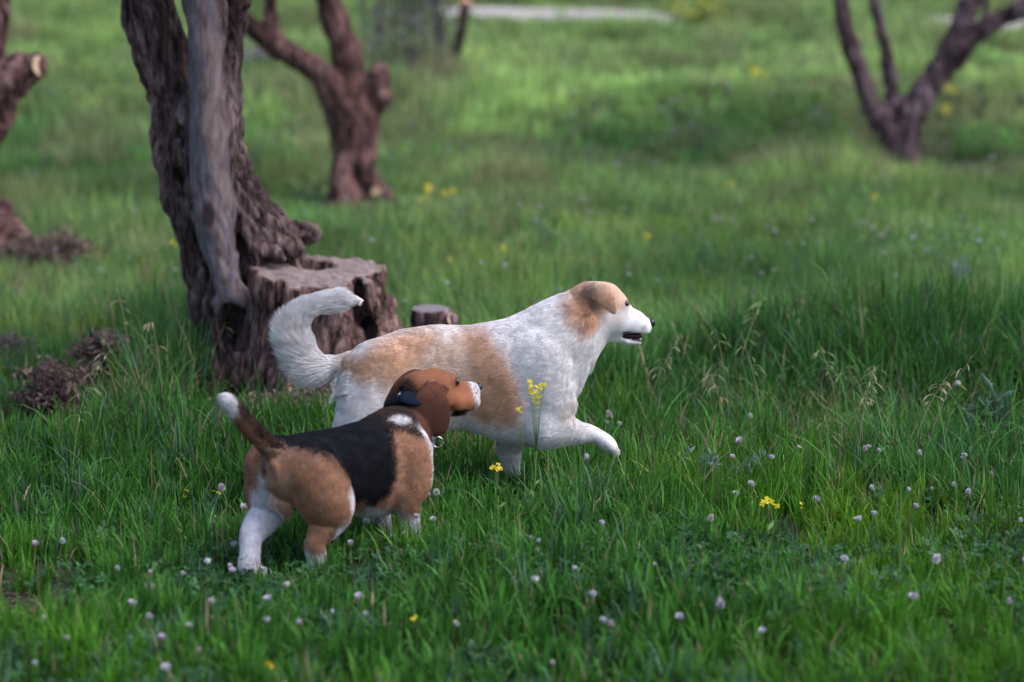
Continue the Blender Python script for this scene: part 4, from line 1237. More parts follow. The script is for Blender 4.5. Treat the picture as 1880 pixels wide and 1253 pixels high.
TALL = [(*gp(1560, 730), 1.0, .95, .15), (*gp(1760, 700), .8, 1.0, .15), (*gp(1400, 690), .5, .5, .07), (*gp(1180, 760), .35, .45, .06), (*gp(330, 720), .25, .9, .16), (*gp(290, 640), .3, .8, .12), (*gp(1830, 900), .5, .6, .06)]
STRAW = [(*gp(1480, 800), .55, .40, .8), (*gp(1330, 850), .55, .22, .6), (*gp(1530, 870), .5, .2, .5), (*gp(260, 520), 1.3, 1.6, .6), (*gp(620, 760), .5, .5, .8), (*gp(380, 770), .5, .4, .5), (*gp(60, 440), 1.2, 1.6, .5), (*gp(1620, 420), 1.6, 1.5, .35),
         (*gp(760, 480), 1.6, 2.4, .45), (*gp(520, 320), 1.2, 2.0, .55), (*gp(880, 330), 1.6, 3.0, .5), (*gp(1750, 330), 2.2, 3, .55), (*gp(1050, 140), 2.5, 2.2, .5), (*gp(1650, 90), 3, 3, .4), (*gp(870, 860), .25, .2, .5)]
SOILP = [(*gp(40, 1130), .36, .22), (*gp(60, 1060), .16, .08)]

def height_at(x, y):
    h = .100 + .06 * sstep(6.2, 7.6, y) + .02 * sstep(8, 11, y) + .03 * sstep(14, 19, y) - .06 * sstep(22, 29, y) - .07 * sstep(30.0, 31.5, y) + .2 * sstep(36.5, 39, y)
    n = fbm(x * 1.3, y * 1.3, x * 0, 2); h = h * (.55 + .9 * n)
    # tussocks on the bank
    t = fbm(x * .9 + 5, y * .6, x * 0 + 3, 2); h = h * (1 + sstep(15, 19, y) * (sstep(.45, .7, t) * .9 - .2))
    n2 = .4 + 1.2 * fbm(x * 2.6 + 4, y * 2.2, x * 0 + 6, 2)
    for (a, b, rx, ry, v) in TALL: h = h + v * .62 * n2 * sstep(0, .8, blob(x, y, a, b, rx, ry))
    edge = np.maximum(sstep(-.8, -1.4, x), np.maximum(sstep(2.3, 2.9, x) * (1 - sstep(5.0, 5.5, x)), sstep(6.3, 6.9, x)))
    h = h + .30 * edge * sstep(30.2, 31.4, y) * (1 - sstep(33.5, 34.5, y)) + .22 * edge * sstep(27, 30, y) * (1 - sstep(33.5, 34.5, y)) * n2
    # the grass is short where the dogs stand
    for (a, b, rx, ry, g, mx) in ((-.50, 6.22, .40, .42, 2.2, .095), (-.64, 6.02, .20, .18, 2.0, .060), (-.70, 5.80, .24, .24, 1.8, .040), (-.42, 5.86, .30, .22, 1.6, .075), (-.18, 6.15, .24, .22, 2, .105), (-1.60, 8.10, .26, .40, 2.0, .06), (-1.50, 8.45, .20, .35, 2.0, .07), (-.80, 8.30, .42, .42, 2.2, .045), (-1.15, 17, .9, 1.0, 2, .05), (3.2, 20, 1.2, 1.0, 2, .07), (-.10, 6.75, .26, .40, 2.2, .095), (-.15, 7.05, .50, .26, 2, .10)):
        q = np.clip(blob(x, y, a, b, rx, ry) * g, 0, 1); h = h * (1 - q) + np.minimum(h, mx) * q
    return h

def blade_mesh(acc, n, x, y, h, wd, az, bend, c0, c1, rng, segs=3, z0=None):
    z = gz(x, y) if z0 is None else z0
    base = np.stack([x, y, z - .004], 1)
    d = np.stack([np.cos(az), np.sin(az), np.zeros(n)], 1)
    tw = rng.uniform(-1.2, 1.2, n)
    sd = np.stack([-np.sin(az + tw), np.cos(az + tw), np.zeros(n)], 1)
    V = np.empty((n, 2 * segs + 1, 3), np.float32); C = np.empty((n, 2 * segs + 1, 3), np.float32)
    ts = np.linspace(0, 1, segs + 1)
    prof = [.75, 1.0, .72, .42, .3][:segs] if segs <= 4 else np.linspace(1, .3, segs)
    for i, t in enumerate(ts):
        a = bend * t
        # arc whose tangent turns over with t
        up = h * np.where(np.abs(bend) > .05, np.sin(a) / np.maximum(np.abs(bend), .05), t)
        out = h * np.where(np.abs(bend) > .05, (1 - np.cos(a)) / np.maximum(np.abs(bend), .05), 0)
        c = base + d * out[:, None]; c[:, 2] += up
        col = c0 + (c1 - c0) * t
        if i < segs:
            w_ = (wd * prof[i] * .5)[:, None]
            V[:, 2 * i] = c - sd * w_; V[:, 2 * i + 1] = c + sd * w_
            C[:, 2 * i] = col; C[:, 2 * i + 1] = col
        else:
            V[:, 2 * i] = c; C[:, 2 * i] = col
    k = np.arange(n)[:, None] * (2 * segs + 1)
    Q = np.concatenate([np.stack([k[:, 0] + 2 * i, k[:, 0] + 2 * i + 1, k[:, 0] + 2 * i + 3, k[:, 0] + 2 * i + 2], 1) for i in range(segs - 1)])
    T = np.stack([k[:, 0] + 2 * segs - 2, k[:, 0] + 2 * segs - 1, k[:, 0] + 2 * segs], 1)
    acc.add(V.reshape(-1, 3), Q, T, C.reshape(-1, 3))

G_NEAR = np.array([.062, .185, .016]); G_DARK = np.array([.042, .140, .030]); G_MID = np.array([.165, .30, .085]); G_FAR = np.array([.30, .455, .150])  # near green is darker, partly tree shade put into the colour
G_STRAW = np.array([.40, .32, .20]); G_BLUE = np.array([.085, .18, .105])
def grass_zone(acc, y0, y1, dens, wd, rng, per=22, spread=.028, segs=3, side=1.0):
    # uniform over the wedge the camera (and a step aside) can see
    xw = lambda y: .2118 * y * (1.06 + .24 * (y0 > 9)) + side * .45
    area = (xw(y0) + xw(y1)) * (y1 - y0)
    nt_ = int(area * dens / per)
    ty = y0 + (y1 - y0) * rng.random(nt_ * 2); keep = rng.random(nt_ * 2) < xw(ty) / xw(y1); ty = ty[keep][:nt_]
    tx = rng.uniform(-1, 1, len(ty)) * xw(ty)
    # thinner where soil shows
    dn = np.ones(len(ty))
    for (a, b, rx, ry) in SOILP: dn *= 1 - np.clip(blob(tx, ty, a, b, rx, ry) * 2.5, 0, .95)
    dn *= 1 - .97 * (np.abs(ty - path_y(tx)) < 1.42)
    for (cx, cy, r) in ((-1.0, 8.8, .17), (-.70, 8.62, .26), (-.66, 8.28, .22), (-.85, 8.35, .12), (-1.67, 8.70, .10)): dn *= np.hypot(tx - cx, ty - cy) > r
    k = rng.random(len(ty)) < dn; tx, ty = tx[k], ty[k]; m = len(tx)
    th = height_at(tx, ty) * rng.uniform(.7, 1.35, m)
    # colour of each tuft
    a = fbm(tx * 1.1 + 3, ty * .8, tx * 0, 3)
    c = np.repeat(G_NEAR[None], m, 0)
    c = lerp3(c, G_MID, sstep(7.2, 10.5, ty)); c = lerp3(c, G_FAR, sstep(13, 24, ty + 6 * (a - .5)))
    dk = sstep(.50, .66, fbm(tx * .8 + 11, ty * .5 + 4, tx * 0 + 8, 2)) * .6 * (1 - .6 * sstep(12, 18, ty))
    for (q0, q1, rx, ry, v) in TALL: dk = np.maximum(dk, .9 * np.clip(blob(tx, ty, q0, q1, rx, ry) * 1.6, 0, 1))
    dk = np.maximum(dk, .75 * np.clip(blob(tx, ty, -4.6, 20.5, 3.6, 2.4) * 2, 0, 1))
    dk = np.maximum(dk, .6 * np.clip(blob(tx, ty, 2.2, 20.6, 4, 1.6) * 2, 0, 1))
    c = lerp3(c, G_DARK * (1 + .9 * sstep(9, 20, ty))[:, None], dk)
    c = c * (.72 + .56 * a)[:, None] * rng.uniform(.6, 1.55, m)[:, None]
    fv = fbm(tx * 1.5 + 13, ty * 1.1 + 2, tx * 0 + 4, 3); far_ = sstep(11, 19, ty)
    c = c * (1 + far_ * (fv - .5) * 1.6)[:, None]
    pk = sstep(.57, .72, fbm(tx * 1.2 + 40, ty * .9, tx * 0 + 9, 2)) * far_; c = lerp3(c, np.array([.34, .30, .19]), pk * .5)
    yl = sstep(.55, .75, fbm(tx * 2.3, ty * 1.7 + 9, tx * 0 + 2, 2)); c = c * (1 + np.array([.5, .18, -.1]) * (yl * (1 - .7 * sstep(11, 18, ty)))[:, None])
    bl = (rng.random(m) < .10); c[bl] = G_BLUE * rng.uniform(.7, 1.2, (bl.sum(), 1))
    sp = np.full(m, .016) + .05 * sstep(9, 15, ty)
    sn = sstep(.48, .72, fbm(tx * 1.6 + 20, ty * 1.2, tx * 0 + 5, 3))
    for (q0, q1, rx, ry, v) in STRAW: sp = np.maximum(sp, v * np.clip(blob(tx, ty, q0, q1, rx, ry) * 1.6, 0, 1) * (.3 + .7 * sn))
    isS = rng.random(m) < sp * 1.0
    c[isS] = G_STRAW * rng.uniform(.6, 1.15, (isS.sum(), 1))
    # blades
    n = m * per; ti = np.repeat(np.arange(m), per)
    ang = rng.uniform(0, 2 * math.pi, n); rr = np.abs(rng.normal(0, spread, n)) * (1 + .6 * (th[ti] > .2))
    x = tx[ti] + np.cos(ang) * rr; y = ty[ti] + np.sin(ang) * rr
    h = th[ti] * rng.uniform(.45, 1.15, n)
    lean = rng.uniform(0, 6.28, m)[ti]; use = (rng.random(n) < .35)
    az = np.where(use, lean + rng.normal(0, .5, n), ang + rng.normal(0, 1.0, n))
    bend = np.abs(rng.normal(.55, .6, n)) + (rng.random(n) < .20) * rng.uniform(.5, 1.5, n)
    bend = np.clip(bend + isS[ti] * .5, .03, 2.4)
    w_ = wd * rng.uniform(.5, 1.35, n) * (1 + 1.0 * np.clip(dk[ti] * (y < 10), 0, 1)) * np.where(isS[ti], .55, 1)
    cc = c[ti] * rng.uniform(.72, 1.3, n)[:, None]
    st = (rng.random(n) < .03) & ~isS[ti]; cc[st] = G_STRAW * rng.uniform(.5, 1.1, (st.sum(), 1))
    c0 = cc * .62; c1 = cc * np.array([1.18, 1.12, 1.05])  # blade feet darkened: contact shade put into the colour
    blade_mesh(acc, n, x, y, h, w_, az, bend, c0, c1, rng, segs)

def make_grass():
    rng = np.random.default_rng(101)
    A = Acc()
    K = float(os.environ.get('GK', '1'))
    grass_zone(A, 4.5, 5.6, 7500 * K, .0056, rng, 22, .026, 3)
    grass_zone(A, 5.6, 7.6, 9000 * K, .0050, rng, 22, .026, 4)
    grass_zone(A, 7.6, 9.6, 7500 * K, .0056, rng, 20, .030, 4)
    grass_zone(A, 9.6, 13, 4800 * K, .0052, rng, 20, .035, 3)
    o = A.build('grass', M_grass, None, (0, 0, 0), False)
    tag(o, 'lush green meadow grass around the dogs and the gnarled tree', 'grass', None, 'stuff')
    A = Acc()
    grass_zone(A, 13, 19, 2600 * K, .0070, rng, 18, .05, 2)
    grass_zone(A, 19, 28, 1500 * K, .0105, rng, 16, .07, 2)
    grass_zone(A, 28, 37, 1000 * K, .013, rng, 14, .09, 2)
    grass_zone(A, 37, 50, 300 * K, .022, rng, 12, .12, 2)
    o = A.build('far_grass', M_grass, None, (0, 0, 0), False)
    tag(o, 'blurred bright green tussocky grass on the bank beyond the dogs', 'grass', None, 'stuff')
    # clover leaves low in the near grass
    B = Acc(); n = 11000
    y = 4.6 + 3.6 * rng.random(n); x = rng.uniform(-1, 1, n) * (.2118 * y + .4)
    k = (fbm(x * 2.2, y * 2.2, x * 0 + 1, 2) + .25 * (np.clip(blob(x, y, -.45, 5.9, .7, .55), 0, 1)) > .50); x, y = x[k], y[k]; n = len(x)
    h = rng.uniform(.035, .075, n); cz = gz(x, y) + h
    c = np.stack([x, y, cz], 1)
    az = rng.uniform(0, 6.28, n); r = rng.uniform(.006, .011, n)
    col = np.array([.040, .110, .038]) * rng.uniform(.5, 1.4, (n, 1))
    tilt = rng.normal(0, .35, (n, 2))
    for j in range(3):
        a = az + j * 2.094
        u = np.stack([np.cos(a), np.sin(a), .25 + tilt[:, 0] * np.cos(a) + tilt[:, 1] * np.sin(a)], 1)
        v = np.stack([-np.sin(a), np.cos(a), -tilt[:, 0] * np.sin(a) + tilt[:, 1] * np.cos(a)], 1)
        R_ = r[:, None]
        V = np.stack([c, c + u * R_ * .9 + v * R_ * .72, c + u * R_ * 1.75, c + u * R_ * .9 - v * R_ * .72], 1).reshape(-1, 3)
        B.add(V, np.arange(n * 4).reshape(n, 4), None, np.repeat(col * rng.uniform(.85, 1.2, (n, 1)), 4, 0))
    # their stalks
    blade_mesh(B, n, x, y, h, np.full(n, .0016), az, np.full(n, .05), col * .8, col, rng, 2)
    o = B.build('clover_leaves', M_grass, None, (0, 0, 0), False)
    tag(o, 'low dark green clover leaves between the near grass blades', 'clover', None, 'stuff')
    # broad bent blades that stand above the rest, and fine seeding stalks
    D = Acc(); n = 3600
    y = rng.uniform(6.6, 9.6, n); x = rng.uniform(-1, 1, n) * (.2118 * y + .3)
    k = rng.random(n) < .06 + sum(np.clip(blob(x, y, a, b, rx * 1.2, ry * 1.2) * 1.2, 0, 1) for (a, b, rx, ry, v) in TALL)
    k &= ~(np.clip(blob(x, y, -.35, 6.6, .7, .75), 0, 1) > 0); x, y = x[k], y[k]; n = len(x)
    blade_mesh(D, n, x, y, rng.uniform(.14, .36, n), rng.uniform(.005, .011, n), rng.uniform(0, 6.28, n), rng.uniform(.2, 2.2, n), np.repeat(G_DARK[None], n, 0) * .9, np.array([.10, .23, .06]) * rng.uniform(.5, 1.7, (n, 1)), rng, 6)
    # long thin arching wisps, half of them dry
    n = 4200; y = rng.uniform(5.6, 10.2, n); x = rng.uniform(-1, 1, n) * (.2118 * y + .3)
    w_ = .12 + sum(s_[4] * np.clip(blob(x, y, s_[0], s_[1], s_[2] * 1.3, s_[3] * 1.4) * 1.5, 0, 1) for s_ in STRAW[:6]) + sum(.5 * np.clip(blob(x, y, s_[0], s_[1], s_[2] * 1.1, s_[3]), 0, 1) for s_ in TALL)
    k = (rng.random(n) < w_) & ~(np.clip(blob(x, y, -.38, 6.45, .62, .75), 0, 1) > 0); x, y = x[k], y[k]; n = len(x)
    dry = (rng.random(n) < .5)[:, None]; cw = np.where(dry, G_STRAW * rng.uniform(.55, 1.1, (n, 1)), np.array([.16, .30, .10]) * rng.uniform(.6, 1.4, (n, 1)))
    blade_mesh(D, n, x, y, rng.uniform(.12, .30, n), rng.uniform(.0016, .0032, n), rng.uniform(0, 6.28, n), rng.uniform(.7, 2.6, n), cw * .8, cw * 1.1, rng, 7)
    # a few near the reaching paw of the white dog and in front of the beagle
    for (px, py, Y, m, hh) in ((300, 0, 9.2, 9, .50), (265, 0, 9.0, 12, .34), (340, 0, 8.6, 14, .28), (1050, 0, 6.78, 22, .20), (985, 0, 6.70, 14, .17), (1110, 0, 6.72, 26, .22), (1085, 0, 6.66, 16, .20), (1020, 0, 6.7, 20, .20), (940, 0, 6.6, 12, .13), (760, 0, 6.15, 14, .11), (590, 0, 5.95, 10, .09), (850, 0, 6.2, 8, .12)):
        gx = P(px, 600, Y)[0]
        x = gx + rng.normal(0, .06, m); y = Y + rng.normal(0, .05, m)
        blade_mesh(D, m, x, y, hh * rng.uniform(.6, 1.25, m), rng.uniform(.005, .011, m), rng.uniform(0, 6.28, m), rng.uniform(.1, 1.6, m), np.repeat(G_DARK[None], m, 0), G_MID * rng.uniform(.6, 1.2, (m, 1)), rng, 5)
    o = D.build('broad_grass', M_grass, None, (0, 0, 0), False)
    tag(o, 'broad arching dark green grass blades standing above the meadow', 'grass', None, 'stuff')
    E = Acc(); pts = []; cols = []; n = 110
    y = rng.uniform(6.3, 10.5, n); x = rng.uniform(-1, 1, n) * (.2118 * y + .3)
    k = rng.random(n) < .22 + sum(np.clip(blob(x, y, s_[0], s_[1], s_[2] * 1.3, s_[3] * 1.5), 0, 1) for s_ in STRAW[:4]) + sum(np.clip(blob(x, y, s_[0], s_[1], s_[2], s_[3]), 0, 1) for s_ in TALL[:4])
    k &= ~(np.clip(blob(x, y, -.35, 6.55, .6, .6), 0, 1) > 0); x, y = x[k], y[k]; n = len(x)
    rad = []
    for i in range(n):
        b = np.array([x[i], y[i], float(gz(x[i], y[i]))]); a = rng.uniform(0, 6.28); d = np.array([math.cos(a), math.sin(a), 0]); H_ = rng.uniform(.22, .42); o_ = rng.uniform(.03, .16)
        col = G_STRAW * rng.uniform(.7, 1.35) * ([1, 1, 1] if rng.random() < .6 else [.62, .95, .6])
        st_ = [b + d * o_ * t * t + np.array([0, 0, H_ * t]) for t in np.linspace(0, 1, 5)]
        pts.append(st_); rad.append([.0011, .001, .0009, .0008, .0005]); cols.append(col)
        for j in range(rng.integers(6, 13)):
            t = rng.uniform(.68, 1); p0 = b + d * o_ * t * t + np.array([0, 0, H_ * t]); a2 = rng.uniform(0, 6.28); L = rng.uniform(.02, .05)
            e = np.array([math.cos(a2), math.sin(a2), .5]) 
            br = [p0 + e * L * u + np.array([0, 0, -L * .9 * u * u]) for u in np.linspace(0, 1, 5)]
            pts.append(br); rad.append([.0004, .0004, .0007, .0015, .0005]); cols.append(col * 1.1)
    o = curves_obj('seeding_grass', np.array(pts), np.array(rad), np.array(cols), M_fur)
    tag(o, 'fine straw coloured seed stalks rising out of the grass', 'grass', None, 'stuff')
    # shredded bark and straw on the bare soil at the lower left
    S = []; rad = []; cols = []
    for i in range(900):
        gx, gy = SOILP[0][0] + rng.normal(0, .20), SOILP[0][1] + rng.normal(0, .13)
        b = np.array([gx, gy, float(gz(gx, gy)) + rng.uniform(.001, .012)]); a = rng.uniform(0, 6.28); L = rng.uniform(.01, .05); d = np.array([math.cos(a), math.sin(a), rng.normal(0, .15)])
        S.append([b + d * L * t for t in (0, .33, .66, 1)]); rad.append([.001, .0016, .0014, .0006]); cols.append(np.array([.11, .075, .06]) * rng.uniform(.5, 2.2))
    o = curves_obj('leaf_litter', np.array(S), np.array(rad), np.array(cols), M_fur)
    tag(o, 'brown shredded litter on bare soil at the lower left', 'litter', None, 'stuff')
if not os.environ.get('NOGRASS'): make_grass()
# ------------------------------------------------------------------ flowers
M_petal = attr_mat('petal', rough=.6, spec=.15, trans=.25)
def clover_head_mesh(kind, seed):
    rng = np.random.default_rng(seed); A = Acc()
    n = 46
    wht = np.array([.70, .65, .71]); pnk = np.array([.62, .38, .46]); brn = np.array([.30, .16, .12])
    for i in range(n):
        t = (i + .5) / n; ph = i * 2.39996
        el = math.acos(1 - 1.55 * t)                  # from the top down past the widest part
        d = np.array([math.sin(el) * math.cos(ph), math.sin(el) * math.sin(ph), math.cos(el)])
        up = np.array([0, 0, 1.0]); tip = d * .0118 * rng.uniform(.8, 1.2) + up * .0065 * (1 - .6 * t)
        if kind == 3: tip = d * .0125 * rng.uniform(.7, 1.1) * np.array([1, 1, .4]) + up * .014 * rng.uniform(.8, 1.1); tip[2] = abs(tip[2])
        if kind == 2: tip = d * .0095 + up * .006
        root = d * .0035
        s_ = np.cross(d, up + .01); s_ /= max(np.linalg.norm(s_), 1e-6); nn = np.cross(s_, d)
        L = tip - root; w_ = .0019
        V = np.array([root, root + L * .45 + s_ * w_, root + L * .8 + s_ * w_ * .8 + nn * .001, tip, root + L * .8 - s_ * w_ * .8 + nn * .001, root + L * .45 - s_ * w_, root + L * .6 + nn * w_])
        T = [(0, 1, 6), (1, 2, 6), (2, 3, 6), (3, 4, 6), (4, 5, 6), (5, 0, 6)]
        base = wht if kind != 1 else pnk * .5 + wht * .5
        if kind == 2 and t > .45: base = brn * .6 + pnk * .4
        c = base * rng.uniform(.82, 1.08)
        C = np.stack([c * [.5, .62, .45], c * .85, c, c * 1.05, c, c * .85, c])
        A.add(V, None, T, np.clip(C, 0, .85))
    return A
_heads = []
def stalk(p, q, r, n=6, bow=.01):
    pts = [p + (q - p) * t + np.array([bow * math.sin(math.pi * t), 0, 0]) for t in np.linspace(0, 1, 5)]
    return tube(pts, np.linspace(r * 1.2, r, 5), n, False)

CLOVER = [(102,1000),(67,1006),(218,1052),(265,1057),(262,1083),(331,1062),(392,1034),(411,1052),(417,1050),(434,1012),(243,1120),(251,1148),(394,1107),(92,1147),(75,1224),(124,1187),(328,1180),(341,1153),(374,1198),(301,1243),(495,1155),(505,1106),(545,1084),(563,1150),
 (602,1133),(647,1113),(655,1135),(415,903),(434,942),(652,965),(662,968),(636,1003),(742,983),(770,955),(813,958),(793,912),(800,908),(833,1153),
 (984,1017),(990,995),(1000,996),(985,1078),(997,1078),(1035,888),(1086,845),(1064,1049),(1080,1105),(1115,1145),(1127,1158),(1003,1224),(1105,968),
 (1118,768),(1130,785),(1107,780),(1215,1052),(1244,1145),(1298,957),(1315,1117),(1322,1117),(1350,920),(1380,900),(1351,820),(1349,843),(1423,847),(1592,826),(1600,829),(1617,838),(1612,898),(1611,949),(1503,929),(1471,830),(1430,694),(1382,767),(1537,1031),(1546,1031),
 (1655,910),(1697,902),(1690,836),(1767,841),(1760,850),(1819,801),(1816,717),(1757,712),(1814,872),(1738,898),(1705,1033),(1873,1035),(1679,1112),(1856,1110),(1860,962),(1525,655),(1572,961),(1402,1163),(952,1033),(1777,906),(1667,934)]
def region_of(px, py):
    if px < 440 and py > 1095: return 'in the lower left corner', 'pale clover heads in the lower left corner'
    if px < 470 and py > 880: return 'left of the beagle\'s hind paws', 'pale clover heads left of the beagle'
    if px < 840 and py > 1040: return 'below the beagle near the bottom edge', 'pale clover heads below the beagle'
    if px < 840: return 'beside the beagle\'s belly and legs', 'pale clover heads beside the beagle'
    if px < 1160 and py > 930: return 'below the white dog near the bottom edge', 'pale clover heads below the white dog'
    if px < 1160: return 'by the white dog\'s front paws', 'pale clover heads by the front paws of the white dog'
    if py > 985: return 'in the lower right grass', 'pale clover heads in the lower right grass'
    if py > 860: return 'right of the big yellow bloom' if px > 1440 else 'left of the big yellow bloom', 'pale clover heads in the mid right grass'
    return 'under the tall grass at right', 'pale clover heads under the tall grass'
ORD = ['leftmost', 'second from left', 'third from left', 'fourth from left', 'fifth from left', 'sixth from left', 'seventh from left', 'eighth from left', 'ninth from left', 'tenth from left', 'eleventh from left', 'twelfth from left', 'thirteenth from left', 'fourteenth from left', 'fifteenth from left', 'sixteenth from left', 'seventeenth from left', 'rightmost']
def clovers():
    rng = np.random.default_rng(55)
    protos = []
    stem_me = None
    for k in range(6):
        A = clover_head_mesh([3, 3, 1, 3, 2, 0][k], 70 + k)
        me = A.build('head', M_petal, None, (0, 0, 0), False); bpy.data.objects.remove(me, do_unlink=True)
    heads = [m for m in bpy.data.meshes if m.name.startswith('head')]
    heads.sort(key=lambda m: m.name)
    v, q, t = stalk(np.array([0, 0, -1.0]), np.array([0, 0, 0.0]), 1.0, 6, .0)
    byreg = {}
    for (px, py) in CLOVER: byreg.setdefault(region_of(px, py), []).append((px, py))
    used_stem = 0
    for (where, grp), lst in byreg.items():
        lst = sorted(set(lst))
        for i, (px, py) in enumerate(lst):
            h = rng.uniform(.065, .10)
            if py < 860: h = rng.uniform(.12, .17)
            g = ground_at(px, py, h); g[2] = float(gz(g[0], g[1]))
            kind = rng.integers(0, 6)
            look = ['round pale lilac', 'small white', 'pinkish', 'pale open', 'half withered pink brown', 'white round'][kind]
            o_ = ORD[i] if i < len(lst) - 1 or len(lst) == 1 else 'rightmost'
            if len(lst) == 1: o_ = 'single'
            r = empty('clover_flower', g, f'{look} clover {where}, {o_}', 'clover flower', grp)
            tiltd = rng.normal(0, .012, 2)
            top = np.array([tiltd[0], tiltd[1], h])
            sv, sq, st_ = stalk(np.array([0, 0, -.005]), top, .0011, 5, rng.normal(0, .006))
            mesh_np('stem', sv + g, sq, st_ if len(st_) else None, M_stem, r, g)
            hd = bpy.data.objects.new('flower_head', heads[kind]); COL.objects.link(hd); hd.parent = r
            hd.location = tuple(top); s_ = rng.uniform(.62, 1.12)
            hd.scale = (s_, s_, s_ * rng.uniform(.85, 1.2)); hd.rotation_euler = (rng.normal(0, .35), rng.normal(0, .35), rng.uniform(0, 6.28))
M_stem = attr_mat('flower_stem', rough=.6, spec=.15)
_t = M_stem.node_tree; _b = _t.nodes['Principled BSDF']
for l in list(_t.links):
    if l.to_socket == _b.inputs['Base Color']: _t.links.remove(l)
_b.inputs['Base Color'].default_value = (.14, .22, .07, 1)
clovers()

def petals4(A, c, r, col, rng, up=None):
    up = np.array([rng.normal(0, .4), -.5 + rng.normal(0, .4), 1.0]) if up is None else up
    up = up / np.linalg.norm(up); a = np.cross(up, [1, 0, .2]); a /= np.linalg.norm(a); b = np.cross(up, a); ph = rng.uniform(0, 1.5)
    for j in range(4):
        an = ph + j * math.pi / 2; u = math.cos(an) * a + math.sin(an) * b; v = -math.sin(an) * a + math.cos(an) * b
        V = np.array([c, c + u * r * .6 + v * r * .45 + up * r * .25, c + u * r * 1.05 + v * r * .25 + up * r * .12, c + u * r * 1.05 - v * r * .25 + up * r * .12, c + u * r * .6 - v * r * .45 + up * r * .25])
        A.add(V, None, [(0, 1, 2), (0, 2, 3), (0, 3, 4)], np.asarray(col) * rng.uniform(.85, 1.1))
    V, q = uvsphere(c + up * r * .15, (r * .2,) * 3, 6, 4); A.add(V, q, None, np.asarray(col) * [.8, .62, .5])

YEL = (.72, .60, .035)
def yellow_plant(pix, Y, label, r, seed, group=None, base=None, per=1, col=YEL, cat='wildflower', leafy=True):
    """one branching stem with blossoms at the given places; pix = photo pixels measured on the plant at distance Y"""
    rng = np.random.default_rng(seed)
    pts = [P(px, py, Y + rng.normal(0, .015)) for px, py in pix]
    bx = np.mean([p[0] for p in pts]) if base is None else P(base, 600, Y)[0]
    o = np.array([bx, Y, float(gz(bx, Y))]); root = empty('yellow_flower', o, label, cat, group)
    top = np.mean(pts, 0); fork = o + (top - o) * .55 + [.006, 0, 0]
    S = Acc()
    v, q, t = tube([o - [0, 0, .01], o + (fork - o) * .5 + [.004, 0, 0], fork], [.0016, .0013, .0011], 6); S.add(v, q, t)
    for p in pts:
        v, q, t = tube([fork, (fork + p) / 2 + [0, 0, -.1 * abs(p[0] - fork[0])], p], [.0009, .0007, .0005], 5); S.add(v, q, t)
    if leafy:
        for i in range(4):
            a = o + (fork - o) * rng.uniform(.2, .9); an = rng.uniform(0, 6.28); d = np.array([math.cos(an), math.sin(an), .5]); L = rng.uniform(.02, .045); sd_ = np.array([-d[1], d[0], 0]) * L * .2
            S.add(np.array([a, a + d * L * .5 + sd_, a + d * L, a + d * L * .5 - sd_]), [(0, 1, 2, 3)], None)
    S.build('stem', M_stem, root, o)
    for p in pts:
        B = Acc()
        for k in range(per):
            q_ = p + (rng.normal(0, r * .9, 3) if per > 1 else 0)
            petals4(B, q_, r * rng.uniform(.8, 1.15), col, rng)
        B.build('blossom', M_petal, root, o, False)
    return root
yellow_plant([(976, 707), (987, 712), (995, 706), (983, 722), (992, 728), (979, 731), (998, 714), (986, 742), (972, 716)], 6.62, 'tall yellow mustard flower in front of the white dog\'s chest', .0062, 1, None, 975, 4)
yellow_plant([(951, 752), (957, 748), (955, 757)], 6.60, 'smaller yellow mustard flower left of the tall one, before the white dog\'s belly', .006, 2, None, 962, 1)
yellow_plant([(907, 857), (914, 853), (911, 861)], 6.52, 'yellow flower low in the grass under the white dog\'s belly', .007, 3, None, 910, 2)
yellow_plant([(1404, 925), (1416, 928), (1410, 921)], 6.35, 'largest yellow bloom low in the right grass', .0085, 4, None, 1410, 3)
F_ = 'blurred yellow flowers in the far meadow'
for k, (pix, Y, lb, r) in enumerate([
    ([(1607, 362), (1622, 380), (1609, 388), (1597, 399)], 15.5, 'four yellow blurred blossoms on one stem below the right tree', .020),
    ([(780, 365), (788, 345), (776, 372)], 16.0, 'yellow blurred blossoms beside the foot of the second olive', .022),
    ([(818, 350), (824, 356)], 16.2, 'small yellow blurred flower a little right of the second olive foot', .018),
    ([(826, 474), (829, 478)], 12.5, 'yellow flower in the grass between the big stump and the white dog', .012),
    ([(925, 455), (929, 457)], 12.8, 'yellow flower above the white dog\'s shoulders', .012),
    ([(1185, 437), (1188, 439)], 13.2, 'yellow flower in the meadow above the white dog\'s muzzle', .011),
    ([(320, 443), (323, 440)], 10.6, 'yellow flower just left of the gnarled trunk', .012),
    ([(1048, 467)], 12.6, 'faint yellow flower above the white dog\'s head', .010),
    ([(1384, 140), (1393, 132), (1405, 137), (1388, 150)], 24.0, 'spray of yellow blossoms on the bank left of the right tree', .028),
    ([(1745, 165), (1752, 170)], 21.5, 'yellow blossoms right of the thick limb of the right tree', .022),
    ([(1735, 200), (1738, 205)], 21.0, 'lower yellow blossoms beside the right tree trunk', .020),
    ([(1340, 337), (1344, 340)], 17.0, 'pale yellow flower in the middle of the far meadow', .014)]):
    yellow_plant(pix, Y, lb, r, 20 + k, F_, None, 3 if r > .015 else 2)
T_ = 'tiny yellow flowers in the near grass'
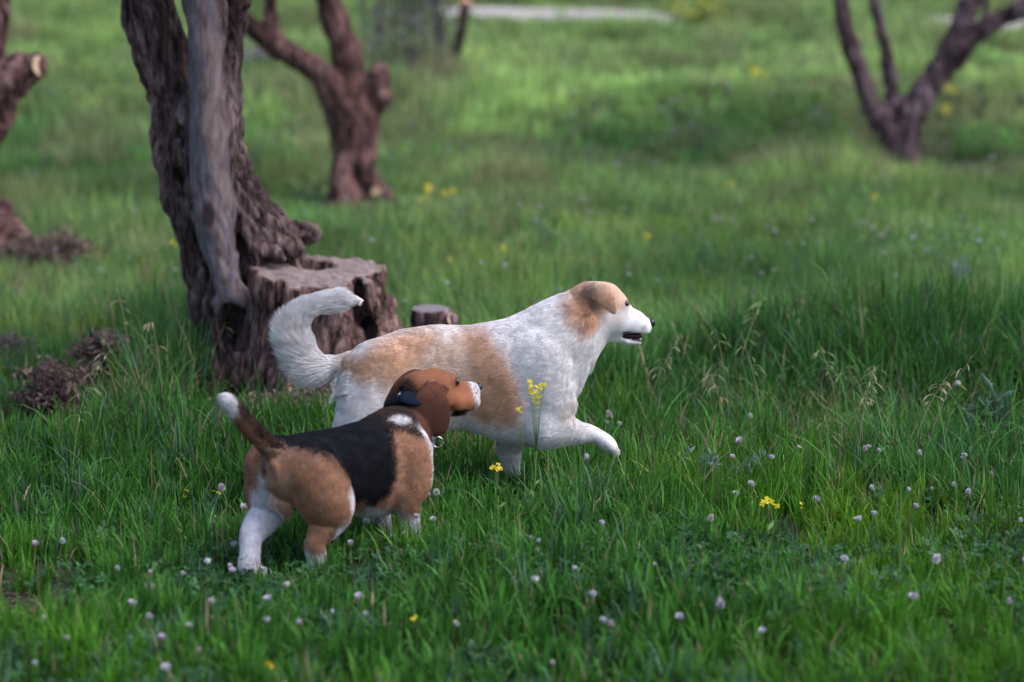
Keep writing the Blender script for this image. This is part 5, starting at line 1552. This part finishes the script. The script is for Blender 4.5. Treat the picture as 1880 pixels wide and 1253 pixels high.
for k, (px, py, lb, c) in enumerate([(24, 941, 'tiny orange flower at the left edge', (.75, .35, .02)), (495, 1225, 'tiny orange yellow flower at the bottom edge below the beagle', (.75, .45, .02)), (757, 1137, 'tiny yellow flower near the bottom, left one of two', YEL),
        (833, 1141, 'tiny yellow flower near the bottom, right one of two', YEL), (1472, 932, 'tiny yellow flower right of the largest yellow bloom', YEL), (402, 907, 'tiny yellow flower close to the beagle\'s tail side', YEL), (340, 905, 'tiny yellow flower left of the beagle', YEL),
        (198, 870, 'pale yellow flower in the left grass', (.55, .55, .15)), (393, 942, 'pale yellow low flower left of the beagle\'s rump', (.55, .55, .12)), (1765, 735, 'tiny yellow flower in the tall right grass', YEL), (1390, 664, 'pale tiny yellow flower in the right grass', (.6, .55, .15))]):
    g = ground_at(px, py, .07)
    yellow_plant([(px, py)], g[1], lb, .0062, 50 + k, T_, None, 2, c, 'wildflower', False)
# thick heads of pale weeds in the far right meadow, many and blurred
def far_specks():
    rng = np.random.default_rng(81); A = Acc(); n = 2600
    px = rng.uniform(0, 1880, n); py = rng.uniform(110, 560, n)
    wgt = .16 + np.exp(-((px - 1660) / 170) ** 2 - ((py - 425) / 32) ** 2) * 2.6 + .5 * np.exp(-((px - 1350) / 300) ** 2 - ((py - 230) / 60) ** 2) + .25 * np.exp(-((px - 1000) / 260) ** 2 - ((py - 400) / 50) ** 2)
    k = rng.random(n) < wgt * .5; px, py = px[k], py[k]
    S = []
    for a, b in zip(px, py):
        h = rng.uniform(.10, .20); g = ground_at(a, b, h); c = g + [0, 0, h]; r = rng.uniform(.008, .014) * (1 + (g[1] > 18) * .7)
        V, q = uvsphere(c, (r, r, r * .8), 6, 4); A.add(V, q, None, np.array([.42, .42, .42]) * rng.uniform(.6, 1.1))
        v, q, t = tube([g, c], [.0015, .001], 3, False); A.add(v, q, None, (.07, .12, .04))
    o = A.build('far_clover', M_petal, None, (0, 0, 0), False)
    tag(o, 'scattered pale blurred clover heads in the far meadow', 'clover', None, 'stuff')
far_specks()
# feathery grey green herb and a thin weed right of the white dog
def herb(px, py, Y, h, n, col, label, seed, leaf=.03, spread=.05):
    rng = np.random.default_rng(seed); bx = P(px, py, Y)[0]; o = np.array([bx, Y, 0.]); r = empty('weed', o, label, 'weed'); S = Acc(); cs = []
    for i in range(n):
        tip = o + [rng.normal(0, spread), rng.normal(0, spread), h * rng.uniform(.7, 1.05)]
        pts = [o + (tip - o) * t + [0, 0, .02 * math.sin(3 * t)] for t in np.linspace(0, 1, 6)]
        v, q, t = tube(pts, np.linspace(.002, .0008, 6), 5); S.add(v, q, t); cs += pts[2:]
    S.build('stem', M_stem, r, o)
    B = Acc(); leaf_cloud(B, cs, [.022] * len(cs), n * 26, leaf, col, rng, -.2, .25); B.build('foliage', M_grass, r, o, False)
herb(1315, 780, 7.0, .14, 6, [(.16, .22, .19), (.22, .28, .25)], 'feathery grey green herb in the grass right of the reaching paw', 3, .032, .04)
herb(1765, 470, 11.5, .22, 4, [(.24, .27, .30)], 'pale bluish weed in the right meadow', 5, .04, .02)
herb(1820, 740, 7.6, .20, 5, [(.07, .13, .08), (.10, .16, .10)], 'broad leafed weed in the tall grass at the right edge', 6, .07, .05)
